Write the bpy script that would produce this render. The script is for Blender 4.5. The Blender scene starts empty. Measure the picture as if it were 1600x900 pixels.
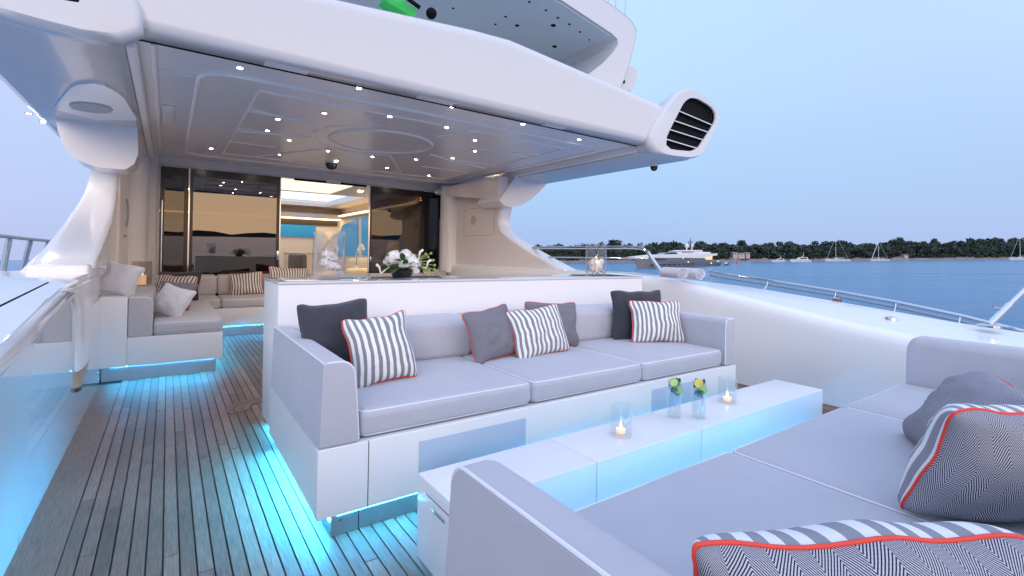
import bpy, math, random
import numpy as np
from mathutils import Vector, Matrix, noise
random.seed(7)
sc = bpy.context.scene
COL = sc.collection
R = math.radians

# ------------------------------------------------------------------ camera
F = 762.0; YAW = R(35.2); ROLL = R(1.13); CX, CYV = 800.0, 396.6; H = 1.2
ca, sa = math.cos(YAW), math.sin(YAW); cr, sr = math.cos(ROLL), math.sin(ROLL)
FWD = Vector((sa, ca, 0)); RT = Vector((ca, -sa, 0)); UP = Vector((0, 0, 1)); CAM = Vector((0, 0, H))
cam = bpy.data.cameras.new("camera"); camo = bpy.data.objects.new("camera", cam); COL.objects.link(camo)
_r = cr * RT + sr * UP; _u = -sr * RT + cr * UP; _b = -FWD
camo.matrix_world = Matrix(((_r.x, _u.x, _b.x, 0), (_r.y, _u.y, _b.y, 0), (_r.z, _u.z, _b.z, H), (0, 0, 0, 1)))
cam.sensor_width = 36; cam.lens = F / 1600 * 36; cam.shift_y = -(450 - CYV) / 1600
cam.clip_start = 0.02; cam.clip_end = 20000
sc.camera = camo

def ray(u, v):
    x = (u - CX) / F; y = -(v - CYV) / F
    return FWD + (cr * x - sr * y) * RT + (sr * x + cr * y) * UP
def un(u, v, **k):
    "the point of a measured sight line on a plane x=, y= or z="
    d = ray(u, v); (n, val), = k.items(); i = 'xyz'.index(n)
    return CAM + d * ((val - CAM[i]) / d[i])

# ------------------------------------------------------------------ render, sky and sun
sc.render.engine = 'CYCLES'
sc.cycles.use_denoising = True
sc.cycles.max_bounces = 10; sc.cycles.transparent_max_bounces = 16
sc.cycles.diffuse_bounces = 5; sc.cycles.glossy_bounces = 5; sc.cycles.transmission_bounces = 6
sc.cycles.sample_clamp_indirect = 6; sc.cycles.caustics_reflective = False; sc.cycles.caustics_refractive = False
vs = sc.view_settings; vs.view_transform = 'Standard'; vs.look = 'None'; vs.gamma = 1; vs.use_curve_mapping = False
vs.exposure = 0.06

W = bpy.data.worlds.new("World"); sc.world = W; W.use_nodes = True
wt = W.node_tree; wt.nodes.clear()
def N(tree, t, **kw):
    n = tree.nodes.new(t)
    for k, v in kw.items():
        if k == 'inp':
            for kk, vv in v.items(): n.inputs[kk].default_value = vv
        else: setattr(n, k, v)
    return n
SUN_EL, SUN_AZ = R(2.0), R(214.5)         # low sun astern (behind the camera)
sky = N(wt, 'ShaderNodeTexSky', sky_type='NISHITA', sun_disc=False, sun_elevation=SUN_EL, sun_rotation=SUN_AZ)
tc = N(wt, 'ShaderNodeTexCoord'); sep = N(wt, 'ShaderNodeSeparateXYZ')
wt.links.new(tc.outputs['Generated'], sep.inputs[0])
ramp = N(wt, 'ShaderNodeValToRGB')
els = ramp.color_ramp.elements
els[0].position = 0.0; els[0].color = (.36, .505, .82, 1)
els[1].position = 1.0; els[1].color = (.54, .78, 1.28, 1)
for p, c in ((.12, (.385, .60, .92)), (.32, (.50, .725, 1.0)), (.55, (.55, .77, 1.14))):
    e = els.new(p); e.color = (*c, 1)
wt.links.new(sep.outputs['Z'], ramp.inputs[0])
# lilac towards the port bow
dotl = N(wt, 'ShaderNodeVectorMath', operation='DOT_PRODUCT', inp={1: (-.72, .68, .12)})
wt.links.new(tc.outputs['Generated'], dotl.inputs[0])
mrl = N(wt, 'ShaderNodeMapRange', inp={1: .55, 2: 1.0, 3: 0.0, 4: .85}); wt.links.new(dotl.outputs['Value'], mrl.inputs[0])
mixl = N(wt, 'ShaderNodeMix', data_type='RGBA'); wt.links.new(mrl.outputs[0], mixl.inputs[0])
wt.links.new(ramp.outputs[0], mixl.inputs[6]); mixl.inputs[7].default_value = (.60, .61, .88, 1)
dotr = N(wt, 'ShaderNodeVectorMath', operation='DOT_PRODUCT', inp={1: (.98, .12, .07)})
wt.links.new(tc.outputs['Generated'], dotr.inputs[0])
mrr = N(wt, 'ShaderNodeMapRange', inp={1: .80, 2: 1.0, 3: 0.0, 4: .28}); wt.links.new(dotr.outputs['Value'], mrr.inputs[0])
mixr = N(wt, 'ShaderNodeMix', data_type='RGBA'); wt.links.new(mrr.outputs[0], mixr.inputs[0])
wt.links.new(mixl.outputs[2], mixr.inputs[6]); mixr.inputs[7].default_value = (.50, .54, .84, 1)
# sunset glow astern
dots = N(wt, 'ShaderNodeVectorMath', operation='DOT_PRODUCT', inp={1: (.10, -.99, .04)})
wt.links.new(tc.outputs['Generated'], dots.inputs[0])
mrs = N(wt, 'ShaderNodeMapRange', interpolation_type='SMOOTHSTEP', inp={1: .5, 2: 1.0, 3: 0.0, 4: 1.0}); wt.links.new(dots.outputs['Value'], mrs.inputs[0])
absz = N(wt, 'ShaderNodeMapRange', interpolation_type='SMOOTHSTEP', inp={1: .0, 2: .55, 3: 1.0, 4: 0.0}); wt.links.new(sep.outputs['Z'], absz.inputs[0])
mul = N(wt, 'ShaderNodeMath', operation='MULTIPLY'); wt.links.new(mrs.outputs[0], mul.inputs[0]); wt.links.new(absz.outputs[0], mul.inputs[1])
mixs = N(wt, 'ShaderNodeMix', data_type='RGBA'); wt.links.new(mul.outputs[0], mixs.inputs[0])
wt.links.new(mixr.outputs[2], mixs.inputs[6]); mixs.inputs[7].default_value = (2.3, 1.35, .55, 1)
# pale afterglow higher up on the sunset side
dota = N(wt, 'ShaderNodeVectorMath', operation='DOT_PRODUCT', inp={1: (.0, -.86, .50)})
wt.links.new(tc.outputs['Generated'], dota.inputs[0])
mra = N(wt, 'ShaderNodeMapRange', interpolation_type='SMOOTHSTEP', inp={1: -.1, 2: .95, 3: 0.0, 4: 1.0}); wt.links.new(dota.outputs['Value'], mra.inputs[0])
mixa = N(wt, 'ShaderNodeMix', data_type='RGBA', blend_type='ADD'); wt.links.new(mra.outputs[0], mixa.inputs[0])
wt.links.new(mixs.outputs[2], mixa.inputs[6]); mixa.inputs[7].default_value = (.50, .46, .54, 1)
bg = N(wt, 'ShaderNodeBackground', inp={1: 1.0}); wt.links.new(mixa.outputs[2], bg.inputs[0])
bgn = N(wt, 'ShaderNodeBackground', inp={1: .012}); wt.links.new(sky.outputs[0], bgn.inputs[0])
addw = N(wt, 'ShaderNodeAddShader'); wt.links.new(bg.outputs[0], addw.inputs[0]); wt.links.new(bgn.outputs[0], addw.inputs[1])
wo = N(wt, 'ShaderNodeOutputWorld'); wt.links.new(addw.outputs[0], wo.inputs[0])

sl = bpy.data.lights.new("sun", 'SUN'); sl.energy = 0.75; sl.angle = R(20); sl.color = (1.0, .90, .86)
so = bpy.data.objects.new("sun", sl); COL.objects.link(so)
so.rotation_euler = Vector((.56, .80, -.25)).to_track_quat('-Z', 'Y').to_euler()

# ------------------------------------------------------------------ materials
MATS = {}
def newmat(name):
    m = bpy.data.materials.new(name); m.use_nodes = True; m.node_tree.nodes.clear(); MATS[name] = m
    return m, m.node_tree
def prin(name, col, rough=.5, metal=0, coat=0, ior=1.5, noise_amt=0, noise_scale=5, bump=0, bump_scale=200, emit=None, estr=0, sheen=0, bdist=.001, rvar=0):
    m, t = newmat(name)
    o = N(t, 'ShaderNodeOutputMaterial'); p = N(t, 'ShaderNodeBsdfPrincipled')
    p.inputs['Base Color'].default_value = (*col, 1); p.inputs['Roughness'].default_value = rough
    p.inputs['Metallic'].default_value = metal; p.inputs['IOR'].default_value = ior
    p.inputs['Coat Weight'].default_value = coat; p.inputs['Coat Roughness'].default_value = .04
    p.inputs['Sheen Weight'].default_value = sheen
    if emit: p.inputs['Emission Color'].default_value = (*emit, 1); p.inputs['Emission Strength'].default_value = estr
    t.links.new(p.outputs[0], o.inputs[0])
    if noise_amt or bump or rvar:
        c = N(t, 'ShaderNodeTexCoord')
    if noise_amt:
        n = N(t, 'ShaderNodeTexNoise', inp={'Scale': noise_scale, 'Detail': 6}); t.links.new(c.outputs['Object'], n.inputs['Vector'])
        mr = N(t, 'ShaderNodeMapRange', inp={3: 1 - noise_amt, 4: 1 + noise_amt}); t.links.new(n.outputs[0], mr.inputs[0])
        mx = N(t, 'ShaderNodeMix', data_type='RGBA', blend_type='MULTIPLY', inp={0: 1.0}); mx.inputs[6].default_value = (*col, 1)
        t.links.new(mr.outputs[0], mx.inputs[7]); t.links.new(mx.outputs[2], p.inputs['Base Color'])
    if rvar:
        n = N(t, 'ShaderNodeTexNoise', inp={'Scale': 3.0, 'Detail': 5}); t.links.new(c.outputs['Object'], n.inputs['Vector'])
        mr = N(t, 'ShaderNodeMapRange', inp={3: max(.01, rough - rvar), 4: rough + rvar}); t.links.new(n.outputs[0], mr.inputs[0]); t.links.new(mr.outputs[0], p.inputs['Roughness'])
    if bump:
        n = N(t, 'ShaderNodeTexNoise', inp={'Scale': bump_scale, 'Detail': 3}); t.links.new(c.outputs['Object'], n.inputs['Vector'])
        b = N(t, 'ShaderNodeBump', inp={'Strength': bump, 'Distance': bdist}); t.links.new(n.outputs[0], b.inputs['Height']); t.links.new(b.outputs[0], p.inputs['Normal'])
    return m
def emis(name, col, s):
    m, t = newmat(name); o = N(t, 'ShaderNodeOutputMaterial'); e = N(t, 'ShaderNodeEmission', inp={0: (*col, 1), 1: s}); t.links.new(e.outputs[0], o.inputs[0]); return m

GEL = prin('dimmed_white_gelcoat', (.64, .64, .655), .22, coat=.35, rvar=.05, bump=.04, bump_scale=2.5, bdist=.02)  # white gelcoat with shade put into its colour, holds down the overhang
GELW = prin('lifted_white_gelcoat', (.86, .855, .865), .2, coat=.4, rvar=.05)  # same gelcoat, light put into its colour for wings, brackets and bulwark
GELB = prin('white_panel', (.80, .80, .81), .38, coat=.1, rvar=.06)
GLOSS = prin('mirror_gloss_gelcoat', (.72, .74, .78), .04, coat=1.0, ior=2.0, bump=.02, bump_scale=3, bdist=.02)
CEIL = prin('satin_ceiling_paint', (.86, .845, .865), .26, coat=.12, rvar=.03)
TRIM = prin('ceiling_trim', (.90, .87, .86), .3)
BEIGE = prin('cream_gelcoat', (.80, .73, .71), .3, coat=.2, rvar=.05)
FAB = prin('grey_upholstery', (.445, .448, .50), .85, noise_amt=.07, noise_scale=6, bump=.5, bump_scale=900, sheen=.2)
FABW = prin('warm_grey_upholstery', (.50, .485, .50), .85, noise_amt=.06, noise_scale=6, bump=.5, bump_scale=900, sheen=.2)
def soften(m, amt=.6, sc_=11, dist=.007):
    t = m.node_tree; p = next(n for n in t.nodes if n.type == 'BSDF_PRINCIPLED'); b = next(n for n in t.nodes if n.type == 'BUMP'); c = next(n for n in t.nodes if n.type == 'TEX_COORD')
    n = N(t, 'ShaderNodeTexNoise', inp={'Scale': sc_, 'Detail': 4, 'Distortion': .6}); t.links.new(c.outputs['Object'], n.inputs['Vector'])
    b2 = N(t, 'ShaderNodeBump', inp={'Strength': amt, 'Distance': dist}); t.links.new(n.outputs[0], b2.inputs['Height']); t.links.new(b2.outputs[0], b.inputs['Normal'])
soften(FAB); soften(FABW)
PIPEW = prin('white_piping', (.74, .74, .78), .7)
PIPER = prin('red_piping', (.72, .055, .03), .6)
DARKF = prin('charcoal_fabric', (.038, .04, .055), .9, noise_amt=.1, bump=.5, bump_scale=700, sheen=.3)
SILV = prin('silver_quilted_fabric', (.60, .60, .63), .55, noise_amt=.05, bump=.6, bump_scale=60, sheen=.4, bdist=.004)
STEEL = prin('polished_steel', (.62, .64, .67), .12, metal=1)
BRUSH = prin('brushed_steel', (.42, .46, .50), .5, metal=1, noise_amt=.1, noise_scale=14)
BLACK = prin('black_gloss', (.012, .012, .014), .2)
BLACKM = prin('black_matt', (.006, .006, .008), .8, ior=1.25)
CAULK = prin('black_caulking', (.008, .008, .010), .6)
TAN = prin('tan_finish', (.42, .25, .15), .4, noise_amt=.15, noise_scale=30)
LED = emis('cyan_led', (.03, .50, 1.0), 150); LEDB = emis('bright_cyan_led', (.03, .50, 1.0), 290); LEDFILL = emis('added_fill_led', (.08, .44, 1.0), 11)
SPOT = emis('warm_downlight', (1.0, .80, .60), 480)
FLAME = emis('candle_flame', (1.0, .56, .26), 10)
WAXM = prin('candle_wax', (.9, .75, .6), .6, emit=(1, .55, .25), estr=.6)
COVE = emis('warm_cove_light', (1.0, .74, .42), 4.5)
SKYL = emis('skylight_panel', (.74, .80, 1.0), 1.5)
LAMPSH = emis('lamp_shade_glow', (1.0, .62, .28), 2.2)

def teak():
    m, t = newmat('weathered_teak')
    o = N(t, 'ShaderNodeOutputMaterial'); p = N(t, 'ShaderNodeBsdfPrincipled'); t.links.new(p.outputs[0], o.inputs[0])
    c = N(t, 'ShaderNodeTexCoord'); oi = N(t, 'ShaderNodeObjectInfo')
    mp = N(t, 'ShaderNodeMapping', inp={'Scale': (60, 3, 3)}); t.links.new(c.outputs['Object'], mp.inputs[0])
    n = N(t, 'ShaderNodeTexNoise', inp={'Scale': 3.0, 'Detail': 8, 'Roughness': .65}); t.links.new(mp.outputs[0], n.inputs['Vector'])
    n2 = N(t, 'ShaderNodeTexNoise', inp={'Scale': 2.2, 'Detail': 4}); t.links.new(c.outputs['Object'], n2.inputs['Vector'])
    r1 = N(t, 'ShaderNodeValToRGB'); r1.color_ramp.elements[0].position = .25; r1.color_ramp.elements[1].position = .8
    r1.color_ramp.elements[0].color = (.115, .064, .046, 1); r1.color_ramp.elements[1].color = (.33, .205, .155, 1)
    t.links.new(n.outputs[0], r1.inputs[0])
    mr = N(t, 'ShaderNodeMapRange', inp={3: .75, 4: 1.28}); t.links.new(oi.outputs['Random'], mr.inputs[0])
    mr2 = N(t, 'ShaderNodeMapRange', inp={1: .3, 2: .7, 3: .82, 4: 1.16}); t.links.new(n2.outputs[0], mr2.inputs[0])
    mm = N(t, 'ShaderNodeMath', operation='MULTIPLY'); t.links.new(mr.outputs[0], mm.inputs[0]); t.links.new(mr2.outputs[0], mm.inputs[1])
    mx = N(t, 'ShaderNodeMix', data_type='RGBA', blend_type='MULTIPLY', inp={0: 1.0}); t.links.new(r1.outputs[0], mx.inputs[6]); t.links.new(mm.outputs[0], mx.inputs[7])
    t.links.new(mx.outputs[2], p.inputs['Base Color']); p.inputs['Specular IOR Level'].default_value = .22
    mr3 = N(t, 'ShaderNodeMapRange', inp={3: .38, 4: .7}); t.links.new(n.outputs[0], mr3.inputs[0]); t.links.new(mr3.outputs[0], p.inputs['Roughness'])
    b = N(t, 'ShaderNodeBump', inp={'Strength': .25, 'Distance': .001}); t.links.new(n.outputs[0], b.inputs['Height']); t.links.new(b.outputs[0], p.inputs['Normal'])
    return m
TEAK = teak()

def herring(name, dark, light, c=.030, p=.0085):
    m, t = newmat(name)
    o = N(t, 'ShaderNodeOutputMaterial'); b = N(t, 'ShaderNodeBsdfPrincipled', inp={'Roughness': .9}); t.links.new(b.outputs[0], o.inputs[0])
    tcn = N(t, 'ShaderNodeTexCoord'); s = N(t, 'ShaderNodeSeparateXYZ'); t.links.new(tcn.outputs['UV'], s.inputs[0])
    def M(op, a, bb=None):
        n = N(t, 'ShaderNodeMath', operation=op)
        for i, v in enumerate((a, bb)):
            if v is None: continue
            if isinstance(v, (int, float)): n.inputs[i].default_value = v
            else: t.links.new(v, n.inputs[i])
        return n.outputs[0]
    tri = M('PINGPONG', s.outputs['X'], c)
    q = M('ADD', s.outputs['Y'], M('MULTIPLY', tri, 1.6))
    fr = M('FRACT', M('DIVIDE', M('ADD', q, 10.0), p))
    st = M('GREATER_THAN', fr, .48)
    # the weave breaks each light stroke into stitches
    fr2 = M('FRACT', M('DIVIDE', M('ADD', s.outputs['X'], 10.0), p * .55))
    stitch = M('GREATER_THAN', fr2, .16)
    fac = M('MULTIPLY', st, M('ADD', M('MULTIPLY', stitch, .3), .7))
    mx = N(t, 'ShaderNodeMix', data_type='RGBA'); mx.inputs[6].default_value = (*dark, 1); mx.inputs[7].default_value = (*light, 1)
    t.links.new(fac, mx.inputs[0]); t.links.new(mx.outputs[2], b.inputs['Base Color'])
    bp = N(t, 'ShaderNodeBump', inp={'Strength': .5, 'Distance': .0015}); t.links.new(fac, bp.inputs['Height']); t.links.new(bp.outputs[0], b.inputs['Normal'])
    return m
HERR = herring('herringbone_weave', (.014, .015, .032), (.50, .50, .56), c=.036, p=.0078)
HERRF = herring('fine_herringbone_weave', (.05, .052, .075), (.33, .33, .37), c=.012, p=.0055)
def stripes(name, a, b_, per=.0375):
    m, t = newmat(name)
    o = N(t, 'ShaderNodeOutputMaterial'); b = N(t, 'ShaderNodeBsdfPrincipled', inp={'Roughness': .9}); t.links.new(b.outputs[0], o.inputs[0])
    tcn = N(t, 'ShaderNodeTexCoord'); s = N(t, 'ShaderNodeSeparateXYZ'); t.links.new(tcn.outputs['UV'], s.inputs[0])
    ad = N(t, 'ShaderNodeMath', operation='ADD', inp={1: 10.0 + per * .25}); t.links.new(s.outputs['X'], ad.inputs[0])
    dv = N(t, 'ShaderNodeMath', operation='DIVIDE', inp={1: per}); t.links.new(ad.outputs[0], dv.inputs[0])
    fr = N(t, 'ShaderNodeMath', operation='FRACT'); t.links.new(dv.outputs[0], fr.inputs[0])
    gt = N(t, 'ShaderNodeMath', operation='GREATER_THAN', inp={1: .5}); t.links.new(fr.outputs[0], gt.inputs[0])
    n = N(t, 'ShaderNodeTexNoise', inp={'Scale': 500.0}); t.links.new(tcn.outputs['Object'], n.inputs['Vector'])
    mx = N(t, 'ShaderNodeMix', data_type='RGBA'); mx.inputs[6].default_value = (*a, 1); mx.inputs[7].default_value = (*b_, 1)
    t.links.new(gt.outputs[0], mx.inputs[0])
    mr = N(t, 'ShaderNodeMapRange', inp={3: .8, 4: 1.15}); t.links.new(n.outputs[0], mr.inputs[0])
    mm = N(t, 'ShaderNodeMix', data_type='RGBA', blend_type='MULTIPLY', inp={0: 1.0}); t.links.new(mx.outputs[2], mm.inputs[6]); t.links.new(mr.outputs[0], mm.inputs[7])
    t.links.new(mm.outputs[2], b.inputs['Base Color'])
    bp = N(t, 'ShaderNodeBump', inp={'Strength': .4, 'Distance': .001}); t.links.new(n.outputs[0], bp.inputs['Height']); t.links.new(bp.outputs[0], b.inputs['Normal'])
    return m
STRIPE = stripes('grey_white_stripe', (.80, .80, .80), (.23, .235, .25))
STRIPEW = stripes('brown_cream_stripe', (.74, .69, .64), (.16, .135, .13))
STRIPEN = stripes('broad_grey_stripe', (.78, .78, .82), (.27, .28, .32), per=.05)

def glass(name, tint, fac, rough=0.0, fres=True, rim=.5):
    m, t = newmat(name)
    o = N(t, 'ShaderNodeOutputMaterial'); tr = N(t, 'ShaderNodeBsdfTransparent', inp={0: (*tint, 1)}); g = N(t, 'ShaderNodeBsdfGlossy', inp={0: (1, 1, 1, 1), 1: rough})
    mx = N(t, 'ShaderNodeMixShader', inp={0: fac}); t.links.new(tr.outputs[0], mx.inputs[1]); t.links.new(g.outputs[0], mx.inputs[2]); t.links.new(mx.outputs[0], o.inputs[0])
    if fres:
        f = N(t, 'ShaderNodeLayerWeight', inp={0: .5}); pw_ = N(t, 'ShaderNodeMath', operation='POWER', inp={1: 3.2}); t.links.new(f.outputs['Facing'], pw_.inputs[0])
        mr = N(t, 'ShaderNodeMapRange', inp={3: .035 * fac / 1.5, 4: rim}); t.links.new(pw_.outputs[0], mr.inputs[0]); t.links.new(mr.outputs[0], mx.inputs[0])
    return m
CLEAR = glass('clear_glass', (.955, .97, .975), 1.5)
WATERG = glass('drink_liquid', (.94, .965, .98), 1.33)
VASE = glass('vase_glass', (.95, .96, .97), 2.2, rim=.9)
TINT = glass('tinted_glass', (.12, .10, .09), 0.15, fres=False); TINTD = glass('dark_tinted_glass', (.20, .18, .17), 0.06, fres=False)
BLUEW = prin('blue_window_blind', (.02, .22, .45), .35, emit=(.02, .25, .5), estr=.35)
INTW = prin('saloon_cream_panel', (.82, .70, .56), .5)
INTC = prin('saloon_ceiling', (.80, .70, .60), .4)
INTD = prin('saloon_dark_veneer', (.05, .032, .025), .3)
INTF = prin('saloon_carpet', (.35, .28, .22), .9)
CREAMF = prin('cream_leather', (.80, .68, .46), .5)
GREYC = prin('grey_velvet', (.14, .125, .12), .8, sheen=.3)
SHELL = prin('sea_shells', (.82, .70, .64), .35, noise_amt=.2, noise_scale=25)
PETAL = prin('white_petals', (.86, .84, .80), .6)
LEAF = prin('green_leaves', (.045, .11, .025), .5, noise_amt=.4, noise_scale=20)
LEAFY = prin('pale_green_buds', (.35, .40, .12), .5)
LIME = prin('lime_flesh', (.52, .66, .20), .35, noise_amt=.25, noise_scale=60)
RIND = prin('lime_rind', (.14, .32, .04), .4)
LEMON = prin('lemon_slice', (.80, .60, .10), .4)
MINT = prin('mint_leaf', (.02, .10, .02), .45, noise_amt=.4, noise_scale=60)
ICE = glass('ice', (.90, .95, .98), 1.31)
TOWEL = prin('grey_terry', (.66, .65, .72), .95, noise_amt=.1, noise_scale=40, bump=1, bump_scale=500, bdist=.003)
GREEN = prin('green_vinyl', (.03, .55, .10), .35)
ROOFU = prin('upper_ceiling_paint', (.58, .65, .67), .4)

# ------------------------------------------------------------------ mesh builder
class MB:
    def __init__(s): s.v = []; s.f = []; s.m = []
    def add(s, vs, fs, mi=0):
        o = len(s.v); s.v += [tuple(p) for p in vs]; s.f += [tuple(i + o for i in f) for f in fs]; s.m += [mi] * len(fs); return s
    def box(s, x0, x1, y0, y1, z0, z1, mi=0):
        v = [(x, y, z) for z in (z0, z1) for y in (y0, y1) for x in (x0, x1)]
        return s.add(v, [(0, 2, 3, 1), (4, 5, 7, 6), (0, 1, 5, 4), (2, 6, 7, 3), (0, 4, 6, 2), (1, 3, 7, 5)], mi)
    def rbox(s, x0, x1, y0, y1, z0, z1, r=.01, seg=3, bulge=(0, 0, 0), mid=1, mi=0, wob=0):
        r = min(r, (x1 - x0) / 2.02, (y1 - y0) / 2.02, (z1 - z0) / 2.02)
        def samp(a, b):
            e = [r * (1 - math.tan(R(45) * (1 - i / seg))) for i in range(seg + 1)]
            c = [a + r + (b - a - 2 * r) * i / mid for i in range(1, mid)]
            return [a + t for t in e] + c + [b - t for t in reversed(e)]
        A = [samp(x0, x1), samp(y0, y1), samp(z0, z1)]; n = [len(a) - 1 for a in A]
        lo = (x0 + r, y0 + r, z0 + r); hi = (x1 - r, y1 - r, z1 - r); c = ((x0 + x1) / 2, (y0 + y1) / 2, (z0 + z1) / 2); hf = ((x1 - x0) / 2, (y1 - y0) / 2, (z1 - z0) / 2)
        idx = {}; vs = []; fs = []
        def vid(i, j, k):
            key = (i, j, k)
            if key not in idx:
                p = Vector((A[0][i], A[1][j], A[2][k])); q = Vector([min(max(p[a], lo[a]), hi[a]) for a in range(3)])
                d = p - q
                if d.length > 1e-9: p = q + d.normalized() * r
                w = [(p[a] - c[a]) / hf[a] for a in range(3)]
                for a in range(3):
                    if bulge[a]:
                        b1, b2 = [(w[t]) for t in range(3) if t != a]
                        p[a] += bulge[a] * w[a] * (1 - b1 * b1) * (1 - b2 * b2)
                if wob:
                    p += Vector(noise.noise_vector(p * 5.0)) * wob
                idx[key] = len(vs); vs.append(p)
            return idx[key]
        for a in range(3):
            b, d = (a + 1) % 3, (a + 2) % 3
            for side in (0, n[a]):
                for i in range(n[b]):
                    for j in range(n[d]):
                        q = []
                        for di, dj in ((0, 0), (1, 0), (1, 1), (0, 1)):
                            t = [0, 0, 0]; t[a] = side; t[b] = i + di; t[d] = j + dj; q.append(vid(*t))
                        fs.append(tuple(q if side else reversed(q)))
        return s.add(vs, fs, mi)
    def prism(s, poly, axis, a0, a1, mi=0):
        "extrude a 2-D polygon along axis; poly in the other two axes, in xyz order"
        def P(p, a):
            q = list(p); q.insert('xyz'.index(axis), a); return q
        n = len(poly); v = [P(p, a0) for p in poly] + [P(p, a1) for p in poly]
        f = [tuple(range(n)), tuple(range(2 * n - 1, n - 1, -1))] + [(i, n + i, n + (i + 1) % n, (i + 1) % n) for i in range(n)]
        return s.add(v, f, mi)
    def tube(s, pts, r, n=8, closed=False, mi=0, r1=None):
        pts = [Vector(p) for p in pts]; L = len(pts); vs = []; up = None
        for i, p in enumerate(pts):
            a = pts[(i - 1) % L] if (closed or i > 0) else p; b = pts[(i + 1) % L] if (closed or i < L - 1) else p
            t = (b - a).normalized()
            if up is None: up = Vector((0, 0, 1)) if abs(t.z) < .9 else Vector((1, 0, 0))
            up = (up - t * up.dot(t)).normalized(); sd = t.cross(up)
            rr = r if r1 is None else r + (r1 - r) * i / (L - 1)
            vs += [p + (up * math.cos(2 * math.pi * k / n) + sd * math.sin(2 * math.pi * k / n)) * rr for k in range(n)]
        fs = []
        for i in range(L if closed else L - 1):
            j = (i + 1) % L
            fs += [(i * n + k, i * n + (k + 1) % n, j * n + (k + 1) % n, j * n + k) for k in range(n)]
        if not closed: fs += [tuple(range(n - 1, -1, -1)), tuple((L - 1) * n + k for k in range(n))]
        return s.add(vs, fs, mi)
    def lathe(s, prof, n=24, c=(0, 0, 0), mi=0):
        vs = []; fs = []
        for r, z in prof: vs += [(c[0] + r * math.cos(2 * math.pi * k / n), c[1] + r * math.sin(2 * math.pi * k / n), c[2] + z) for k in range(n)]
        for i in range(len(prof) - 1): fs += [(i * n + k, i * n + (k + 1) % n, (i + 1) * n + (k + 1) % n, (i + 1) * n + k) for k in range(n)]
        return s.add(vs, fs, mi)
    def ball(s, c, r, seg=10, rings=7, mi=0, sc_=(1, 1, 1)):
        prof = [(r * math.sin(math.pi * i / rings) + 1e-5, -r * math.cos(math.pi * i / rings)) for i in range(rings + 1)]
        b = MB().lathe(prof, seg); return s.add([(c[0] + x * sc_[0], c[1] + y * sc_[1], c[2] + z * sc_[2]) for x, y, z in b.v], b.f, mi)
    def xf(s, M):
        s.v = [tuple(M @ Vector(p)) for p in s.v]; return s
    def build(s, name, mats, parent=None, world=True, smooth=30):
        me = bpy.data.meshes.new(name)
        off = parent.matrix_world.translation if (parent is not None and world) else Vector((0, 0, 0))
        if parent is not None and world:
            q = parent
            off = Vector(WLOC.get(q.name, (0, 0, 0)))
        me.from_pydata([(x - off[0], y - off[1], z - off[2]) for x, y, z in s.v], [], s.f)
        if not isinstance(mats, (list, tuple)): mats = [mats]
        for m in mats: me.materials.append(m)
        if len(mats) > 1: me.polygons.foreach_set('material_index', s.m)
        me.validate()
        import bmesh
        bm = bmesh.new(); bm.from_mesh(me); bmesh.ops.recalc_face_normals(bm, faces=bm.faces); bm.to_mesh(me); bm.free()
        if smooth:
            me.polygons.foreach_set('use_smooth', [True] * len(me.polygons)); me.set_sharp_from_angle(angle=R(smooth))
        me.update()
        o = bpy.data.objects.new(name, me); COL.objects.link(o)
        if parent is not None:
            o.parent = parent; WLOC[o.name] = WLOC.get(parent.name, (0, 0, 0))
        return o
WLOC = {}
def tag(o, label=None, cat=None, group=None, kind=None):
    if label: o['label'] = label
    if cat: o['category'] = cat
    if group: o['group'] = group
    if kind: o['kind'] = kind
    return o
def thing(name, label, cat, loc=(0, 0, 0), group=None, kind=None):
    o = bpy.data.objects.new(name, None); COL.objects.link(o); o.location = loc; o.empty_display_size = .1
    WLOC[o.name] = tuple(loc); return tag(o, label, cat, group, kind)
def share(o, name, parent, loc=(0, 0, 0), rot=(0, 0, 0), scale=None):
    "another instance of a part, sharing its mesh"
    c = bpy.data.objects.new(name, o.data); COL.objects.link(c); c.parent = parent; c.location = loc; c.rotation_euler = rot
    if scale: c.scale = scale
    return c
def interp(x, xs, ys): return float(np.interp(x, xs, ys))
def arc(cx, cy, r, a0, a1, n): return [(cx + r * math.cos(R(a0 + (a1 - a0) * i / n)), cy + r * math.sin(R(a0 + (a1 - a0) * i / n))) for i in range(n + 1)]

# ------------------------------------------------------------------ deck
deck = MB().box(-.60, 4.6, -2.2, 9.0, -.12, -.006).build('teak_deck', CAULK)
tag(deck, 'teak deck of narrow dark-seamed planks with cyan light washing over it', None, kind='structure')
PITCH = .053; GAP = .006
rest = MB(); pn = 0
def plank(x0, x1, y0, y1, own):
    global pn
    if own: MB().box(x0, x1, y0, y1, -.006, 0).build('plank', TEAK, deck, smooth=0); pn += 1
    else: rest.box(x0, x1, y0, y1, -.006, 0)
x = -.312; i = 0
rp = random.Random(3)
MB().box(-.468, -.318, -2.2, 2.05, -.006, 0).build('plank', TEAK, deck, smooth=0)
MB().box(-.468, -.318, 2.056, 5.45, -.006, 0).build('plank', TEAK, deck, smooth=0)
while x < 4.5:
    x1 = min(x + PITCH - GAP, 4.5)
    y = 1.35 if x < 1.0 else (-2.2 if x > 4.0 else .9)
    y0 = y - rp.uniform(0, 1.3)
    if x < -.30: y0 = 3.02
    own = x < 1.05 or x > 4.05
    while y0 < 8.9:
        L = rp.uniform(1.2, 2.3); y1 = min(y0 + L, 8.95)
        plank(x, x1, y0, y1 - .003, own); y0 = y1
    x += PITCH; i += 1
    if i == 1:   # first strake starts at the nib of the margin plank
        MB().box(-.318 + .004, -.265, -2.2, 3.015, -.006, 0).build('plank', TEAK, deck, smooth=0)
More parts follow.
